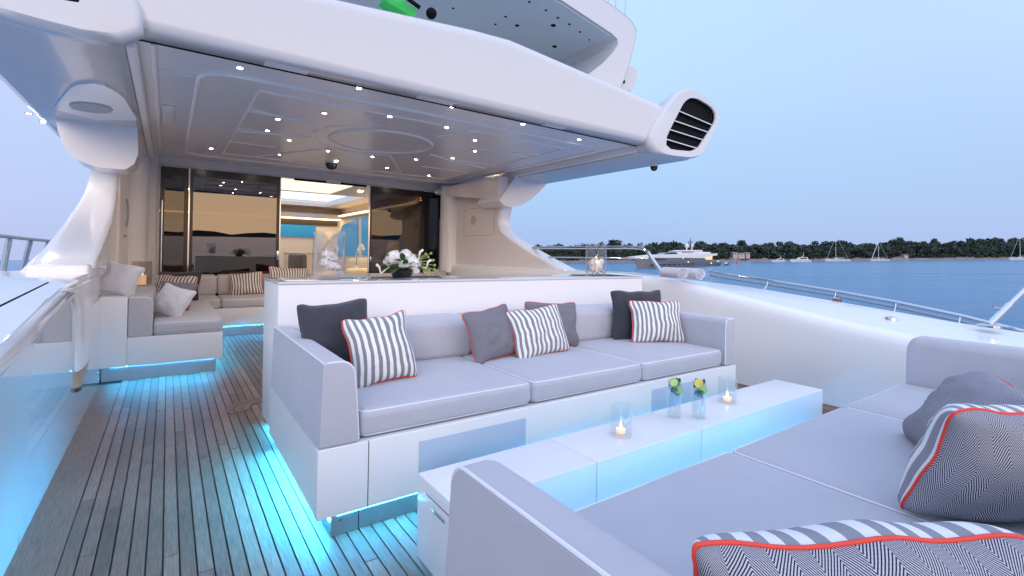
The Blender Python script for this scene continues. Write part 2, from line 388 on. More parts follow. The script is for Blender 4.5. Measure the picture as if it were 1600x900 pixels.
ro = rest.build('plank', TEAK, deck, smooth=0); ro['kind'] = 'stuff'
# curved margin planks round the corner of the bar
for rr in (.10, .153, .206):
    a = arc(.62, 4.13, rr, 90, 205, 16); b = arc(.62, 4.13, rr + .047, 205, 90, 16)
    MB().prism(a + b, 'z', -.003, .003).build('plank', TEAK, deck, smooth=0)
    a = arc(.62, 4.13, rr - .006, 90, 205, 16); b = arc(.62, 4.13, rr, 205, 90, 16)
    MB().prism(a + b, 'z', -.003, .002).build('caulking_line', CAULK, deck, smooth=0)

# ------------------------------------------------------------------ bulwarks
def loft(name, secs, mat, parent=None, caps=True, smooth=40):
    m = MB(); n = len(secs[0]); vs = [p for s_ in secs for p in s_]; fs = []
    for i in range(len(secs) - 1): fs += [(i * n + k, i * n + (k + 1) % n, (i + 1) * n + (k + 1) % n, (i + 1) * n + k) for k in range(n)]
    if caps: fs += [tuple(range(n)), tuple((len(secs) - 1) * n + k for k in range(n))]
    o = m.add(vs, fs).build(name, mat, parent, smooth=smooth)
    w = o.modifiers.new('normals', 'WEIGHTED_NORMAL'); w.keep_sharp = True; w.weight = 60
    return o
ZIN_Y = [-2.2, .65, 1.17, 1.77, 2.8, 3.4, 4.2, 9.2]; ZIN_Z = [.52, .60, .64, .71, .87, .965, .985, .99]
op = [un(u, v, x=5.5) for u, v in ((1110, 441), (1200, 453), (1300, 470), (1400, 487), (1500, 505), (1600, 520))]
OY = [-2.2] + [p.y for p in reversed(op)] + [4.6, 9.2]; OZ = [op[-1].z - .10] + [p.z for p in reversed(op)] + [.96, .97]
sb = thing('bulwark', 'white starboard bulwark with a broad smooth cap, behind the coffee table', 'bulwark', (4.5, 3, 0))
ys = list(np.linspace(-2.2, 9.0, 60))
def ssec(y):
    z = interp(y, ZIN_Y, ZIN_Z); zo = interp(y, OY, OZ); r = .07
    return [(4.5, y, -.1), (4.5, y, z - .16), (4.503, y, z - .09), (4.515, y, z - .045), (4.545, y, z - .012), (4.60, y, z), (5.40, y, zo + .012), (5.47, y, zo), (5.50, y, zo - .04), (5.52, y, -1.2), (5.3, y, -1.2), (5.3, y, -.1)]
loft('bulwark_wall', [ssec(y) for y in ys], GELW, sb)
pb = thing('bulwark', 'glossy white port bulwark mirroring the deck beside the camera', 'bulwark', (-.47, 2, 0))
def psec(y):
    z = interp(y, [-2.2, 1.2, 2.3, 2.89, 3.83, 4.3], [.60, .70, .83, .885, .975, .985])
    return [(-.468, y, -.1), (-.468, y, z - .09), (-.45, y, z - .075), (-.447, y, z - .05), (-.455, y, z - .02), (-.49, y, z), (-1.35, y, z + .045), (-1.42, y, z), (-1.42, y, -1.2), (-.9, y, -1.2), (-.9, y, -.1)]
loft('bulwark_wall', [psec(y) for y in np.linspace(-2.2, 4.2, 40)], GLOSS, pb)
MB().box(-.62, -.468, 4.2, 5.62, -.1, .74).build('bulwark_end_panel', GLOSS, pb)
p0, p1 = un(0, 480, z=.97), un(75, 445, z=.985)
d_ = (p1 - p0).normalized(); MB().tube([p0 - d_ * .6 + Vector((0, 0, .0)), p1 + Vector((0, 0, .012))], .004, 6).build('cap_seam', BLACKM, pb)
# rounded end post of the bulwark: white taper turning tan at the toe, black at the tip
def prow(v, ua, ub):
    a, b = un(ua, v, x=-.442), un(ub, v, x=-.442); z = (a.z + b.z) / 2; w = (b.y - a.y) / 2
    return [(-.470, a.y - .02, z), (-.455, a.y, z), (-.442, a.y + w * .3, z), (-.440, a.y + w, z), (-.442, b.y - w * .3, z), (-.455, b.y, z), (-.470, b.y + .02, z)]
loft('end_post', [prow(444, 108, 147), prow(452, 117, 147), prow(462, 123, 146), prow(480, 126, 145), prow(530, 126.5, 142.5), prow(569, 127, 141)], GELW, pb)
loft('tan_toe', [prow(570, 127, 141), prow(588, 127, 136), prow(600, 126, 132)], TAN, pb)
loft('toe_tip', [prow(600.5, 126, 132), prow(608, 125.5, 130)], BLACK, pb)

def curved(pts, it=2):
    P = []
    n = len(pts)
    for i in range(n):
        a, b = pts[i], pts[(i + 1) % n]
        for k in range(6): P.append((a[0] + (b[0] - a[0]) * k / 6, a[1] + (b[1] - a[1]) * k / 6))
    for _ in range(it): P = [tuple((P[i - 1][a] + 2 * P[i][a] + P[(i + 1) % len(P)][a]) / 4 for a in (0, 1)) for i in range(len(P))]
    return P
# port wing: fashion plate from the overhang down to the bulwark
WP = [(5.05, 1.02), (5.25, 1.12), (5.85, 1.285), (6.55, 1.50), (6.95, 1.74), (7.02, 1.86), (6.95, 2.05), (6.95, 2.16)]
pw = thing('wing_support', 'tall white port wing support sweeping from the overhang to the bulwark', 'support', (-.6, 6, 1))
prof = []
for i in range(len(WP) - 1):
    for k in range(4):
        t = k / 4; prof.append((WP[i][0] * (1 - t) + WP[i + 1][0] * t, WP[i][1] * (1 - t) + WP[i + 1][1] * t))
prof.append(WP[-1])
def smoothp(P, it=3):
    for _ in range(it): P = [P[0]] + [tuple((P[i - 1][a] + 2 * P[i][a] + P[i + 1][a]) / 4 for a in range(len(P[0]))) for i in range(1, len(P) - 1)] + [P[-1]]
    return P
prof = smoothp(prof, 4)
def wing(parent, xi, xo_f, yback, name='wing_plate', mat=(None,)):
    secs = []
    for y, z in prof:
        xo = xo_f(z); s_ = 1 if xo > xi else -1; r = .05
        secs.append([(xi, yback, z), (xi, y + r, z), (xi + s_ * .015, y + .015, z), (xi + s_ * .05, y, z), (xo - s_ * .05, y, z), (xo - s_ * .012, y + .015, z), (xo, y + r, z), (xo, yback, z)])
    return loft(name, secs, list(mat), parent, smooth=50)
wing(pw, -.47, lambda z: interp(z, [1.0, 1.2, 1.5, 1.85, 2.05], [-.84, -.83, -.81, -.74, -.70]), 9.1, mat=(GELW,))
# base fairing with its flared outer shoulder, and the ledge below the plate
MB().prism([(-.50, .5), (-.50, .985), (-1.02, .965), (-.74, 1.24), (-.55, 1.24), (-.50, 1.10), (-.50, 1.24), (-.9, 1.24), (-1.3, .95), (-1.3, .5)][:3] + [(-1.3, .95), (-1.3, .5)], 'y', 4.201, 6.2).build('base_fairing', GELW, pw)
sp_ = [(lambda p: (p.x, p.z))(un(u, v, y=5.7)) for u, v in ((92, 372), (92, 450), (-30, 450), (-8, 440), (22, 434), (50, 405))]
MB().prism(curved(sp_, 1), 'y', 5.7, 6.8).build('outer_shoulder', GELW, pw, smooth=50)
MB().rbox(-.85, -.49, 4.93, 5.6, .93, 1.055, .03, 4).build('ledge', GELW, pw)
# bracket under the overhang
def bracket(parent, pts_top, pts):
    pass
fc = [(lambda p: (p.x, p.z))(un(u, v, y=6.5)) for u, v in ((84, 166), (90, 204), (101, 232), (120, 250), (150, 261), (196, 265), (210, 256), (216, 240), (214, 184), (150, 180))]
MB().prism(curved(fc, 1), 'y', 6.5, 6.98).build('bracket', GELW, pw, smooth=45)
pad = [un(u, v, z=2.428) for u, v in ((112, 136), (124, 132), (146, 131), (164, 135), (180, 143), (194, 154), (214, 188), (150, 188), (84, 171), (92, 158))]
MB().prism([(p.x, p.y) for p in pad], 'z', 2.428, 2.462).build('bracket_pad', GELW, pw)
el = [un(142 + 34 * math.cos(t), 169 + 7 * math.sin(t) + 4 * math.cos(t), z=2.420) for t in np.linspace(0, 2 * math.pi, 29)[:-1]]
MB().prism([(p.x, p.y) for p in el], 'z', 2.418, 2.429).build('speaker_cover', prin('speaker_grille', (.50, .50, .52), .6), pw)

# starboard wing
sw = thing('wing_support', 'white and cream starboard wing support curving down behind the bar', 'support', (4.7, 6, 1))
WPs = [(5.0, .90), (5.22, .955), (6.01, 1.22), (6.62, 1.46), (6.85, 1.59), (6.93, 1.76), (6.83, 1.98), (6.83, 2.04)]
prof = []
for i in range(len(WPs) - 1):
    for k in range(4):
        t = k / 4; prof.append((WPs[i][0] * (1 - t) + WPs[i + 1][0] * t, WPs[i][1] * (1 - t) + WPs[i + 1][1] * t))
prof.append(WPs[-1]); prof = smoothp(prof, 3)
wing(sw, 4.60, lambda z: interp(z, [.95, 1.25, 1.5, 2.1], [4.93, 4.90, 4.85, 4.82]), 9.1, mat=(GELW,))
# cream inner lining of the wing and its hatch
lin = [(9.05, .0), (5.02, .0)] + [(y + .03, z) for y, z in prof] + [(6.95, 2.5), (9.05, 2.5)]
MB().prism(lin, 'x', 4.585, 4.599).build('inner_lining', BEIGE, sw)
MB().rbox(4.55, 4.62, 5.18, 5.52, .955, 1.0, .012).build('wing_foot', GELW, sw)
def hatch(parent, ya, yb, za, zb, x):
    c = arc(yb - .06, zb - .06, .06, 0, 90, 5) + arc(ya + .06, zb - .06, .06, 90, 180, 5) + arc(ya + .06, za + .06, .06, 180, 270, 5) + arc(yb - .06, za + .06, .06, 270, 360, 5)
    MB().tube([(x, a, b) for a, b in c], .004, 5, closed=True).build('hatch_seam', prin('seam_grey', (.30, .26, .24), .6), parent)
hatch(sw, 7.05, 8.1, 1.52, 2.02, 4.586)
MB().lathe([(.0, 0), (.085, 0), (.085, .006), (0, .006)], 20).xf(Matrix.Translation((4.584, 7.75, 1.80)) @ Matrix.Rotation(R(-90), 4, 'Y')).build('vent_disc', prin('vent_beige', (.55, .47, .43), .6), sw)
# bracket: leaning aft face, thick
bs_ = [(lambda p: (p.x, p.z))(un(u, v, y=6.62)) for u, v in ((812, 262), (862, 272), (856, 284), (845, 297), (830, 311), (815, 320), (799, 324), (787, 321), (779, 314), (788, 300), (800, 284))]
MB().prism(curved(bs_, 1), 'y', 6.60, 7.3).build('bracket', GELW, sw, smooth=45)
MB().prism([(6.66, 2.075), (6.66, 2.468), (8.99, 2.468), (8.99, 2.37)], 'x', 4.40, 4.584).build('side_soffit', BEIGE, sw)
# half-round corner columns
MB().lathe([(.001, .80), (.19, .80), (.21, .82), (.21, 2.5), (.001, 2.5)], 32, (4.58, 8.62, 0)).build('corner_column', GELB, sw)
MB().tube([(4.36, 8.42, .80), (4.36, 8.42, 1.95)], .008, 6).build('column_pipe', GELB, sw)
MB().lathe([(.001, .5), (.2, .5), (.2, 2.5), (.001, 2.5)], 32, (-.44, 8.75, 0)).build('corner_column', GELB, pw)
MB().prism([(8.95, .4), (7.05, .4), (7.05, 2.4), (8.95, 2.4)], 'x', -.47, -.452).build('inner_lining', BEIGE, pw)
g_ = [un(198, v, x=-.45) for v in (288, 325)]
MB().tube([(-.44, 7.9, 1.80), (-.425, 7.92, 1.72), (-.425, 7.92, 1.55), (-.44, 7.9, 1.46)], .012, 6).build('grab_handle', BRUSH, pw)
for k in range(4): MB().lathe([(.001, 0), (.012, 0), (.012, .01), (.001, .01)], 8).xf(Matrix.Translation((-.450, 7.6 + .16 * k, 1.33)) @ Matrix.Rotation(R(90), 4, 'Y')).build('deck_switch', BRUSH, pw)

# ------------------------------------------------------------------ overhang above the aft deck
oh = thing('upper_deck_overhang', 'white upper deck overhang with a lit grey ceiling above the aft deck', 'overhang', (2.2, 6, 2.57))
ZS = 2.57
MB().box(-.25, 4.75, 4.06, 9.1, ZS, 2.70).build('soffit', CEIL, oh)
MB().box(-1.0, 5.45, 4.06, 9.6, 2.702, 2.80).build('deck_slab', GELB, oh)
# fascia with cambered top
def ftop(x): return interp(x, [-.6, -.25, 1.08, 2.2, 2.63, 3.45, 4.9], [3.02, 3.04, 3.12, 3.22, 3.24, 3.17, 3.04])
secs = []
for x in np.linspace(-.30, 4.86, 40):
    z = ftop(x)
    secs.append([(x, 3.86, 2.55), (x, 3.83, 2.565), (x, 3.80, 2.62), (x, 3.79, z - .10), (x, 3.80, z - .03), (x, 3.84, z), (x, 4.05, z + .01), (x, 4.10, z - .05), (x, 4.10, 2.62), (x, 4.02, 2.555), (x, 3.9, 2.55)])
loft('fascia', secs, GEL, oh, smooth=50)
MB().box(-.24, 4.72, 4.022, 4.052, 2.553, 2.575).build('drain_slot', BLACKM, oh)
for xx, ww in ((.55, .30), (1.75, .35), (3.15, .28)): MB().box(xx, xx + ww, 3.90, 3.99, 2.545, 2.553).build('fascia_plate', GELB, oh)
# side beams and their inner coves
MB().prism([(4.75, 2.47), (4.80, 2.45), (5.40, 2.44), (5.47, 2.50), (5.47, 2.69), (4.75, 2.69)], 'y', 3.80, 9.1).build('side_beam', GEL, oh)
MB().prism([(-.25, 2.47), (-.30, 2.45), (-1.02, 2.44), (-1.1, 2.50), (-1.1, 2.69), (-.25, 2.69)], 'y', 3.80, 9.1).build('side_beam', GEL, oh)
MB().rbox(4.69, 4.75, 4.06, 9.0, 2.49, 2.571, .012).build('cove_moulding', TRIM, oh)
MB().rbox(-.25, -.19, 4.06, 9.0, 2.49, 2.571, .012).build('cove_moulding', TRIM, oh)
MB().rbox(-.12, -.09, 4.06, 8.2, 2.54, 2.571, .01).build('cove_moulding', TRIM, oh)
# raised trims on the ceiling
def zc(u, v): p = un(u, v, z=ZS); return (p.x, p.y)
def trim(pts, w=.022, closed=False, h=.012):
    MB().tube([(x, y, ZS - .002) for x, y in pts], w * .5, 6, closed=closed).build('ceiling_trim', TRIM, oh)
def rr(x0, x1, y0, y1, r):
    return arc(x1 - r, y1 - r, r, 0, 90, 6) + arc(x0 + r, y1 - r, r, 90, 180, 6) + arc(x0 + r, y0 + r, r, 180, 270, 6) + arc(x1 - r, y0 + r, r, 270, 360, 6)
TR = rr(.18, 4.55, 4.42, 8.55, .25); trim(TR, .042, True)
IN = rr(.62, 4.15, 4.72, 8.15, .02); trim(IN, .024, True)
cxo, cyo = zc(597, 222)
print('oval', cxo, cyo)
OV = [(cxo + .62 * math.cos(t), cyo + .62 * math.sin(t)) for t in np.linspace(0, 2 * math.pi, 49)[:-1]]
trim(OV, .036, True)
trim([(cxo + .82 * math.cos(t), cyo + .82 * math.sin(t)) for t in np.linspace(R(60), R(250), 30)], .018)
for a in (20, 62, 118, 160, 200, 242, 298, 340):
    c, s_ = math.cos(R(a)), math.sin(R(a)); tm = 9
    for lim, comp in ((4.15 - cxo, c), (cxo - .62, -c), (8.15 - cyo, s_), (cyo - 4.72, -s_)):
        if comp > 1e-6: tm = min(tm, lim / comp)
    trim([(cxo + .84 * c, cyo + .84 * s_), (cxo + tm * c, cyo + tm * s_)], .024)
for k in range(3):
    ya = 5.5 + k * .85; trim([(.62, ya), (cxo - 1.0, ya)], .016); trim([(cxo + 1.1, ya), (4.15, ya)], .016)
# downlights
ring0 = None
DL = [(375, 106), (561, 138), (707, 167), (817, 194), (905, 218), (434, 186), (418, 204), (507, 177), (609, 182), (698, 199), (742, 219), (742, 236), (707, 247), (452, 219), (435, 241), (512, 236), (526, 251), (582, 245), (605, 262), (650, 249), (670, 274), (330, 232)]
for i, (u, v) in enumerate(DL):
    x_, y_ = zc(u, v)
    if ring0 is None:
        ring0 = MB().lathe([(.019, -.001), (.027, -.005), (.031, -.002), (.031, .0)], 16).build('downlight', STEEL, oh, world=False)
        bulb0 = MB().lathe([(.0005, -.003), (.019, -.003)], 14).build('lens', SPOT, ring0, world=False)
        ring0.location = (x_ - 2.2, y_ - 6, ZS - 2.57)
    else:
        r_ = share(ring0, 'downlight', oh, (x_ - 2.2, y_ - 6, ZS - 2.57)); share(bulb0, 'lens', r_)
for u, v in ((766, 285), (45, 177), (67, 190)):
    p = un(u, v, z=2.445); r_ = share(ring0, 'downlight', oh, (p.x - 2.2, p.y - 6, 2.443 - 2.57)); share(bulb0, 'lens', r_)
MB().box(*(lambda p: (p.x - .01, p.x + .28, p.y - .04, p.y + .04))(un(252, 108, z=ZS)), ZS - .01, ZS - .001).build('soffit_hatch', GELB, oh)
MB().rbox(*(lambda p: (p.x - .04, p.x + .06, p.y - .4, p.y + .4))(un(262, 178, z=ZS)), ZS - .02, ZS - .001, .008).build('soffit_hatch', GELB, oh)

# ventilation pods at both corners
def resamp(poly, c, n=44):
    out = []
    for k in range(n):
        a = 2 * math.pi * k / n; d = (math.cos(a), math.sin(a)); best = None
        for i in range(len(poly)):
            p, q = poly[i], poly[(i + 1) % len(poly)]; ex, ez = q[0] - p[0], q[1] - p[1]; den = d[0] * ez - d[1] * ex
            if abs(den) < 1e-9: continue
            t = ((p[0] - c[0]) * ez - (p[1] - c[1]) * ex) / den; s_ = ((p[0] - c[0]) * d[1] - (p[1] - c[1]) * d[0]) / den
            if t > 0 and -1e-6 <= s_ <= 1 + 1e-6 and (best is None or t < best): best = t
        out.append((c[0] + d[0] * best, c[1] + d[1] * best))
    return out
YP = 3.74
def pod(name, outer, inner, slats, back, sgn):
    c = (sum(p[0] for p in inner) / len(inner), sum(p[1] for p in inner) / len(inner))
    O = smoothc(resamp(outer, c), 2); I = smoothc(resamp(inner, c), 1); n = len(O)
    m = MB(); vs = []
    def ringv(P, y): return [(x, y, z) for x, z in P]
    sh = lambda P, k: [(c[0] + (x - c[0]) * k, c[1] + (z - c[1]) * k) for x, z in P]
    rings = [ringv(sh(I, .97), YP + .09), ringv(I, YP + .02), ringv(sh(I, 1.01), YP), ringv([((a[0] * .15 + b[0] * .85), (a[1] * .15 + b[1] * .85)) for a, b in zip(I, O)], YP - .005), ringv(sh(O, 1.0), YP + .03), ringv(sh(O, 1.01), YP + .10)]
    for k, (yy, q) in enumerate(((.55, .35), (1.4, .75))):
        rings.append([(x * (1 - q) + back[0] * q, YP + yy, z * (1 - q * .8) + back[1] * q * .8) for x, z in sh(O, 1.0)])
    for r_ in rings: vs += r_
    fs = []
    for i in range(len(rings) - 1): fs += [(i * n + k, i * n + (k + 1) % n, (i + 1) * n + (k + 1) % n, (i + 1) * n + k) for k in range(n)]
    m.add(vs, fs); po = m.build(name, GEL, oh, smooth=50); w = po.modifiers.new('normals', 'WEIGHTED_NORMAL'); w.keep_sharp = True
    MB().prism(sh(I, .99), 'y', YP + .055, YP + .085).build('grille_back', BLACKM, po)
    il = [(x, YP + .019, z) for x, z in sh(I, .992)] + [(x, YP + .056, z) for x, z in sh(I, .985)]
    MB().add(il, [(k, (k + 1) % n, n + (k + 1) % n, n + k) for k in range(n)]).build('grille_lining', BLACKM, po)
    return po, I, sh, c
def smoothc(P, it):
    for _ in range(it): P = [tuple((P[i - 1][a] + 2 * P[i][a] + P[(i + 1) % len(P)][a]) / 4 for a in (0, 1)) for i in range(len(P))]
    return P
px = lambda L: [(lambda p: (p.x, p.z))(un(u, v, y=YP)) for u, v in L]
outer = px([(1003, 224), (1026, 242), (1080, 248), (1096, 244), (1112, 215), (1128, 180), (1120, 165), (1088, 140), (1078, 136), (1060, 143), (1046, 160), (1020, 200)])
inner = px([(1034, 228), (1048, 233), (1080, 236), (1091, 231), (1118, 190), (1120, 178), (1112, 167), (1090, 154), (1078, 153), (1069, 160)])
po, I, sh, c_ = pod('vent_pod', outer, inner, None, (5.2, 2.75), 1)
po['label'] = 'vent pod on the starboard corner with a black louvred grille'
for a, b in (((1061, 173), (1115, 196)), ((1053, 188), (1108, 207)), ((1046, 202), (1100, 219)), ((1040, 217), (1090, 232))):
    A, B = px([a, b]); dx, dz = B[0] - A[0], B[1] - A[1]; L = math.hypot(dx, dz); nx, nz = -dz / L, dx / L
    MB().add([(A[0], YP + .015, A[1]), (B[0], YP + .015, B[1]), (B[0] + nx * .012, YP + .012, B[1] + nz * .012), (A[0] + nx * .012, YP + .012, A[1] + nz * .012),
              (A[0], YP + .05, A[1] - .02), (B[0], YP + .05, B[1] - .02), (B[0] + nx * .012, YP + .05, B[1] + nz * .012 - .02), (A[0] + nx * .012, YP + .05, A[1] + nz * .012 - .02)],
             [(0, 1, 2, 3), (4, 7, 6, 5), (0, 4, 5, 1), (1, 5, 6, 2), (2, 6, 7, 3), (3, 7, 4, 0)]).build('grille_slat', [BLACKM, GELB], po, smooth=0).data.polygons[0].material_index = 1
# the port pod mirrors it about the centre line
mx_ = 2.235
outerp = [(2 * mx_ - x, z) for x, z in outer][::-1]; innerp = [(2 * mx_ - x, z + .045 + .16 * max(0, -.40 - (2 * mx_ - x))) for x, z in inner][::-1]
pp, Ip, _, _ = pod('vent_pod', outerp, innerp, None, (-.7, 2.75), -1)
pp['label'] = 'vent pod at the top left corner with a dark grille'
for k in range(4):
    z = 2.75 + k * .14
    sb_ = MB().box(-1.25 + .02 * k, -.52 - .04 * k, YP + .018, YP + .1, z, z + .012); sb_.box(-1.25 + .02 * k, -.52 - .04 * k, YP + .014, YP + .0178, z, z + .012, 1); sb_.build('grille_slat', [BLACKM, GELB], pp, smooth=0)

# dome cameras
def dome(label, loc, r):
    t = thing('dome_camera', label, 'security camera', loc, group='dome cameras under the overhang')
    MB().lathe([(.001, 0), (r * 1.15, 0), (r * 1.15, -.02), (r, -.035), (.001, -.035)], 20).build('mount', GELB, t, world=False)
    MB().lathe([(r, -.034), (r * .98, -.05), (r * .8, -.05 - r * .55), (r * .45, -.05 - r * .85), (.001, -.05 - r * .95)], 20).build('dome', BLACK, t, world=False)
p = un(1022, 256, z=2.44); dome('black dome camera under the starboard corner of the overhang', (p.x, p.y, 2.44), .05)
p = un(518, 252, z=ZS); dome('black dome camera on the ceiling above the open saloon door', (p.x, p.y, ZS), .09)

# ------------------------------------------------------------------ saloon front wall with glass doors
YW = 9.0
wl = thing('saloon_front_wall', 'pale saloon front wall framing the sliding glass doors', 'wall', (2.2, YW, 0))
MB().box(-.60, -.14, YW, YW + .12, -.1, 2.68).build('wall_panel', GELB, wl)
MB().box(4.60, 5.4, YW, YW + .12, -.1, 2.68).build('wall_panel', GELB, wl)
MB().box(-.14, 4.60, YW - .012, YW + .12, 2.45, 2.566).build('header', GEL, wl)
MB().box(-.14, 4.60, YW - .018, YW + .02, 2.425, 2.447).build('header_track', BRUSH, wl)
MB().box(1.75, 3.0, YW - .02, YW + .02, 2.39, 2.422).build('door_sensor', BLACKM, wl)
MB().box(2.28, 2.52, YW - .024, YW - .019, 2.40, 2.45).build('sensor_cover', GELB, wl)
for x_ in (-.14, 4.572): MB().box(x_, x_ + .028, YW - .015, YW + .1, 0, 2.44).build('door_jamb', BRUSH, wl)
dl = thing('glass_door', 'tinted sliding doors left of the opening, reflecting the sunset', 'door', (.7, YW, 0))
dr = thing('glass_door', 'dark tinted sliding doors right of the opening, behind the flowers', 'door', (3.8, YW, 0))
def panel(parent, x0, x1, y, fr=.055, top=.12, gm=None):
    f = MB(); f.box(x0, x0 + fr, y, y + .035, .05, 2.42); f.box(x1 - fr, x1, y, y + .035, .05, 2.42)
    f.box(x0 + fr, x1 - fr, y, y + .035, 2.42 - top, 2.42); f.box(x0 + fr, x1 - fr, y, y + .035, .05, .17)
    fo = f.build('door_leaf', BLACK, parent)
    MB().box(x0 + fr, x1 - fr, y + .012, y + .022, .17, 2.42 - top).build('pane', gm or TINT, fo)
    return fo
panel(dl, -.11, .245, YW + .05, gm=TINTD); f2 = panel(dl, .25, 1.54, YW)
MB().box(.246, .262, YW - .008, YW - .001, .05, 2.42).build('edge_strip', STEEL, dl)
MB().box(1.53, 1.546, YW - .008, YW - .001, .05, 2.42).build('edge_strip', STEEL, dl)
MB().rbox(1.49, 1.53, YW - .03, YW - .002, 1.02, 1.18, .012).build('lock', STEEL, dl)
MB().tube([(-.085, YW - .02, .5), (-.085, YW - .05, .52), (-.085, YW - .05, 1.9), (-.085, YW - .02, 1.92)], .014, 8).build('handle', STEEL, dl)
panel(dr, 3.06, 4.17, YW, gm=TINTD); panel(dr, 4.175, 4.57, YW + .05, gm=TINTD)
MB().box(3.052, 3.075, YW - .008, YW - .001, .05, 2.42).build('edge_strip', STEEL, dr)
MB().rbox(3.085, 3.115, YW - .03, YW - .002, 1.0, 1.1, .012).build('lock', STEEL, dr)
MB().tube([(4.50, YW - .02, .9), (4.50, YW - .05, .92), (4.50, YW - .05, 1.85), (4.50, YW - .02, 1.87)], .014, 8).build('handle', STEEL, dr)

# saloon interior
sal = thing('saloon', 'warm lit saloon interior seen through the open glass doors', 'room', (2.2, 12, 0))
MB().box(-.7, 5.1, 9.13, 16.2, -.1, .0).build('floor', INTF, sal)
MB().box(-.7, 5.1, 16.0, 16.15, 0, 2.7).build('far_wall', INTW, sal)
MB().box(-.8, -.7, 9.13, 16.15, 0, 2.7).build('side_wall', INTW, sal)
MB().box(4.47, 4.57, 9.6, 16.15, 0, 2.7).build('side_wall', INTW, sal)
MB().box(-.7, 5.0, 9.13, 11.8, 2.50, 2.6).build('ceiling', INTC, sal); MB().box(-.7, 5.0, 15.2, 16.0, 2.50, 2.6).build('ceiling', INTC, sal)
MB().box(-.7, 1.0, 11.8, 15.2, 2.50, 2.6).build('ceiling', INTC, sal); MB().box(3.9, 5.0, 11.8, 15.2, 2.50, 2.6).build('ceiling', INTC, sal)
MB().box(1.0, 3.9, 11.8, 15.2, 2.66, 2.69).build('skylight', SKYL, sal)
MB().box(-.7, 5.0, 15.5, 15.96, 2.16, 2.30).build('valance', INTC, sal)
MB().box(-.6, 4.4, 15.55, 15.95, 2.142, 2.158).build('cove_light', COVE, sal)
MB().box(-.6, 4.4, 15.93, 15.995, 1.98, 2.14).build('window_head', INTD, sal)
MB().box(-.6, 3.75, 15.95, 15.995, 1.60, 1.96).build('far_window', BLUEW, sal)
MB().box(4.34, 4.465, 9.7, 15.4, 2.22, 2.30).build('side_valance', INTC, sal)
MB().box(4.28, 4.335, 9.7, 15.4, 2.25, 2.27).build('cove_light', COVE, sal)
for wpx in ([(518, 400), (521, 366), (536, 352), (559, 341), (560, 400)], [(566, 399), (565, 340), (576, 338), (583, 398)], [(597, 401), (603, 352), (612, 340), (622, 343), (632, 402)]):
    wp = [(lambda p: (min(p.y, 15.94), p.z))(un(u, v, x=4.455)) for u, v in wpx]
    MB().prism(wp, 'x', 4.44, 4.468).build('side_window', BLUEW, sal)
for y_, r_ in ((9.8, 2.2), (10.6, 1.1), (10.6, 3.4), (9.8, 4.2), (13, .4)):
    MB().lathe([(.001, 2.494), (.05, 2.494)], 12, (r_, y_, 0)).build('ceiling_spot', SPOT, sal)
MB().box(.6, 3.0, 9.7, 11.5, 2.488, 2.494).build('added_fill_panel', emis('added_warm_fill', (1, .86, .70), 1.25), sal)  # added emitter, there to brighten the saloon interior
MB().box(-.68, -.60, 9.3, 15, 1.15, 1.20).build('shelf_light', emis('shelf_glow', (1, .85, .65), 2.0), sal)
MB().box(-.68, -.62, 9.3, 15.6, 1.22, 1.65).build('side_window', BLUEW, sal)
MB().box(-.68, -.4, 9.3, 15, .0, 1.1).build('side_cabinet', INTD, sal)
def chair(label, loc, rz):
    t = thing('dining_chair', label, 'chair', loc, group='chairs in the saloon'); t.rotation_euler = (0, 0, rz)
    MB().rbox(-.28, .28, -.28, .28, .36, .50, .04).build('seat', GREYC, t, world=False)
    MB().rbox(-.30, .30, .20, .34, .42, 1.10, .05, bulge=(0, .03, 0), mid=3).build('backrest', GREYC, t, world=False)
    for a in (-.23, .23):
        for b in (-.23, .23): MB().tube([(a, b, .37), (a * 1.1, b * 1.1, 0)], .022, 8, r1=.014).build('leg', INTD, t, world=False)
chair('grey velvet chair just inside the open saloon door', (2.2, 12.0, 0), R(-70))
sbd = thing('sideboard', 'cream sideboard standing behind the grey chair in the saloon', 'sideboard', (3.0, 13.4, 0))
MB().rbox(2.45, 3.6, 13.2, 13.7, .08, 1.10, .01).build('cabinet', INTW, sbd); MB().rbox(2.43, 3.62, 13.18, 13.72, 1.102, 1.13, .008).build('top', INTC, sbd); MB().box(2.5, 3.55, 13.25, 13.65, 0, .08).build('plinth', INTD, sbd)
arm = thing('saloon_sofa', 'cream leather sofa under the blue saloon windows', 'sofa', (4.3, 12.5, 0))
MB().rbox(3.35, 4.40, 11.4, 13.8, .06, .45, .05).build('base', CREAMF, arm)
MB().rbox(4.10, 4.43, 11.4, 13.8, .45, 1.0, .10, bulge=(.03, 0, .03), mid=4).build('backrest', CREAMF, arm)
for y_ in (11.4, 12.2, 13.0): MB().rbox(3.32, 4.10, y_ + .01, y_ + .79, .452, .62, .06, bulge=(0, 0, .03), mid=4).build('seat_cushion', CREAMF, arm)
MB().rbox(3.32, 4.3, 11.1, 11.38, .06, .80, .10).build('armrest', CREAMF, arm)
lam = thing('table_lamp', 'glowing lamp behind the dark glass right of the saloon opening', 'lamp', (4.22, 10.7, 0))
MB().lathe([(.001, 0), (.16, 0), (.16, .03), (.03, .06), (.03, 1.0), (.001, 1.0)], 16, (4.22, 10.7, 0)).build('stand', BRUSH, lam)
MB().lathe([(.20, 1.0), (.11, 1.42)], 20, (4.22, 10.7, 0)).build('lamp_shade', LAMPSH, lam)
tb = thing('dining_table', 'dark dining table behind the left tinted door', 'table', (1.0, 11.0, 0))
MB().rbox(.3, 1.75, 10.4, 12.4, .70, .75, .01).build('table_top', INTD, tb); MB().box(.8, 1.2, 11, 11.8, 0, .70).build('pedestal', INTD, tb)
orc = thing('orchid_vase', 'white orchid in a vase beside the cream saloon sofa', 'flowers', (3.75, 11.9, .62))
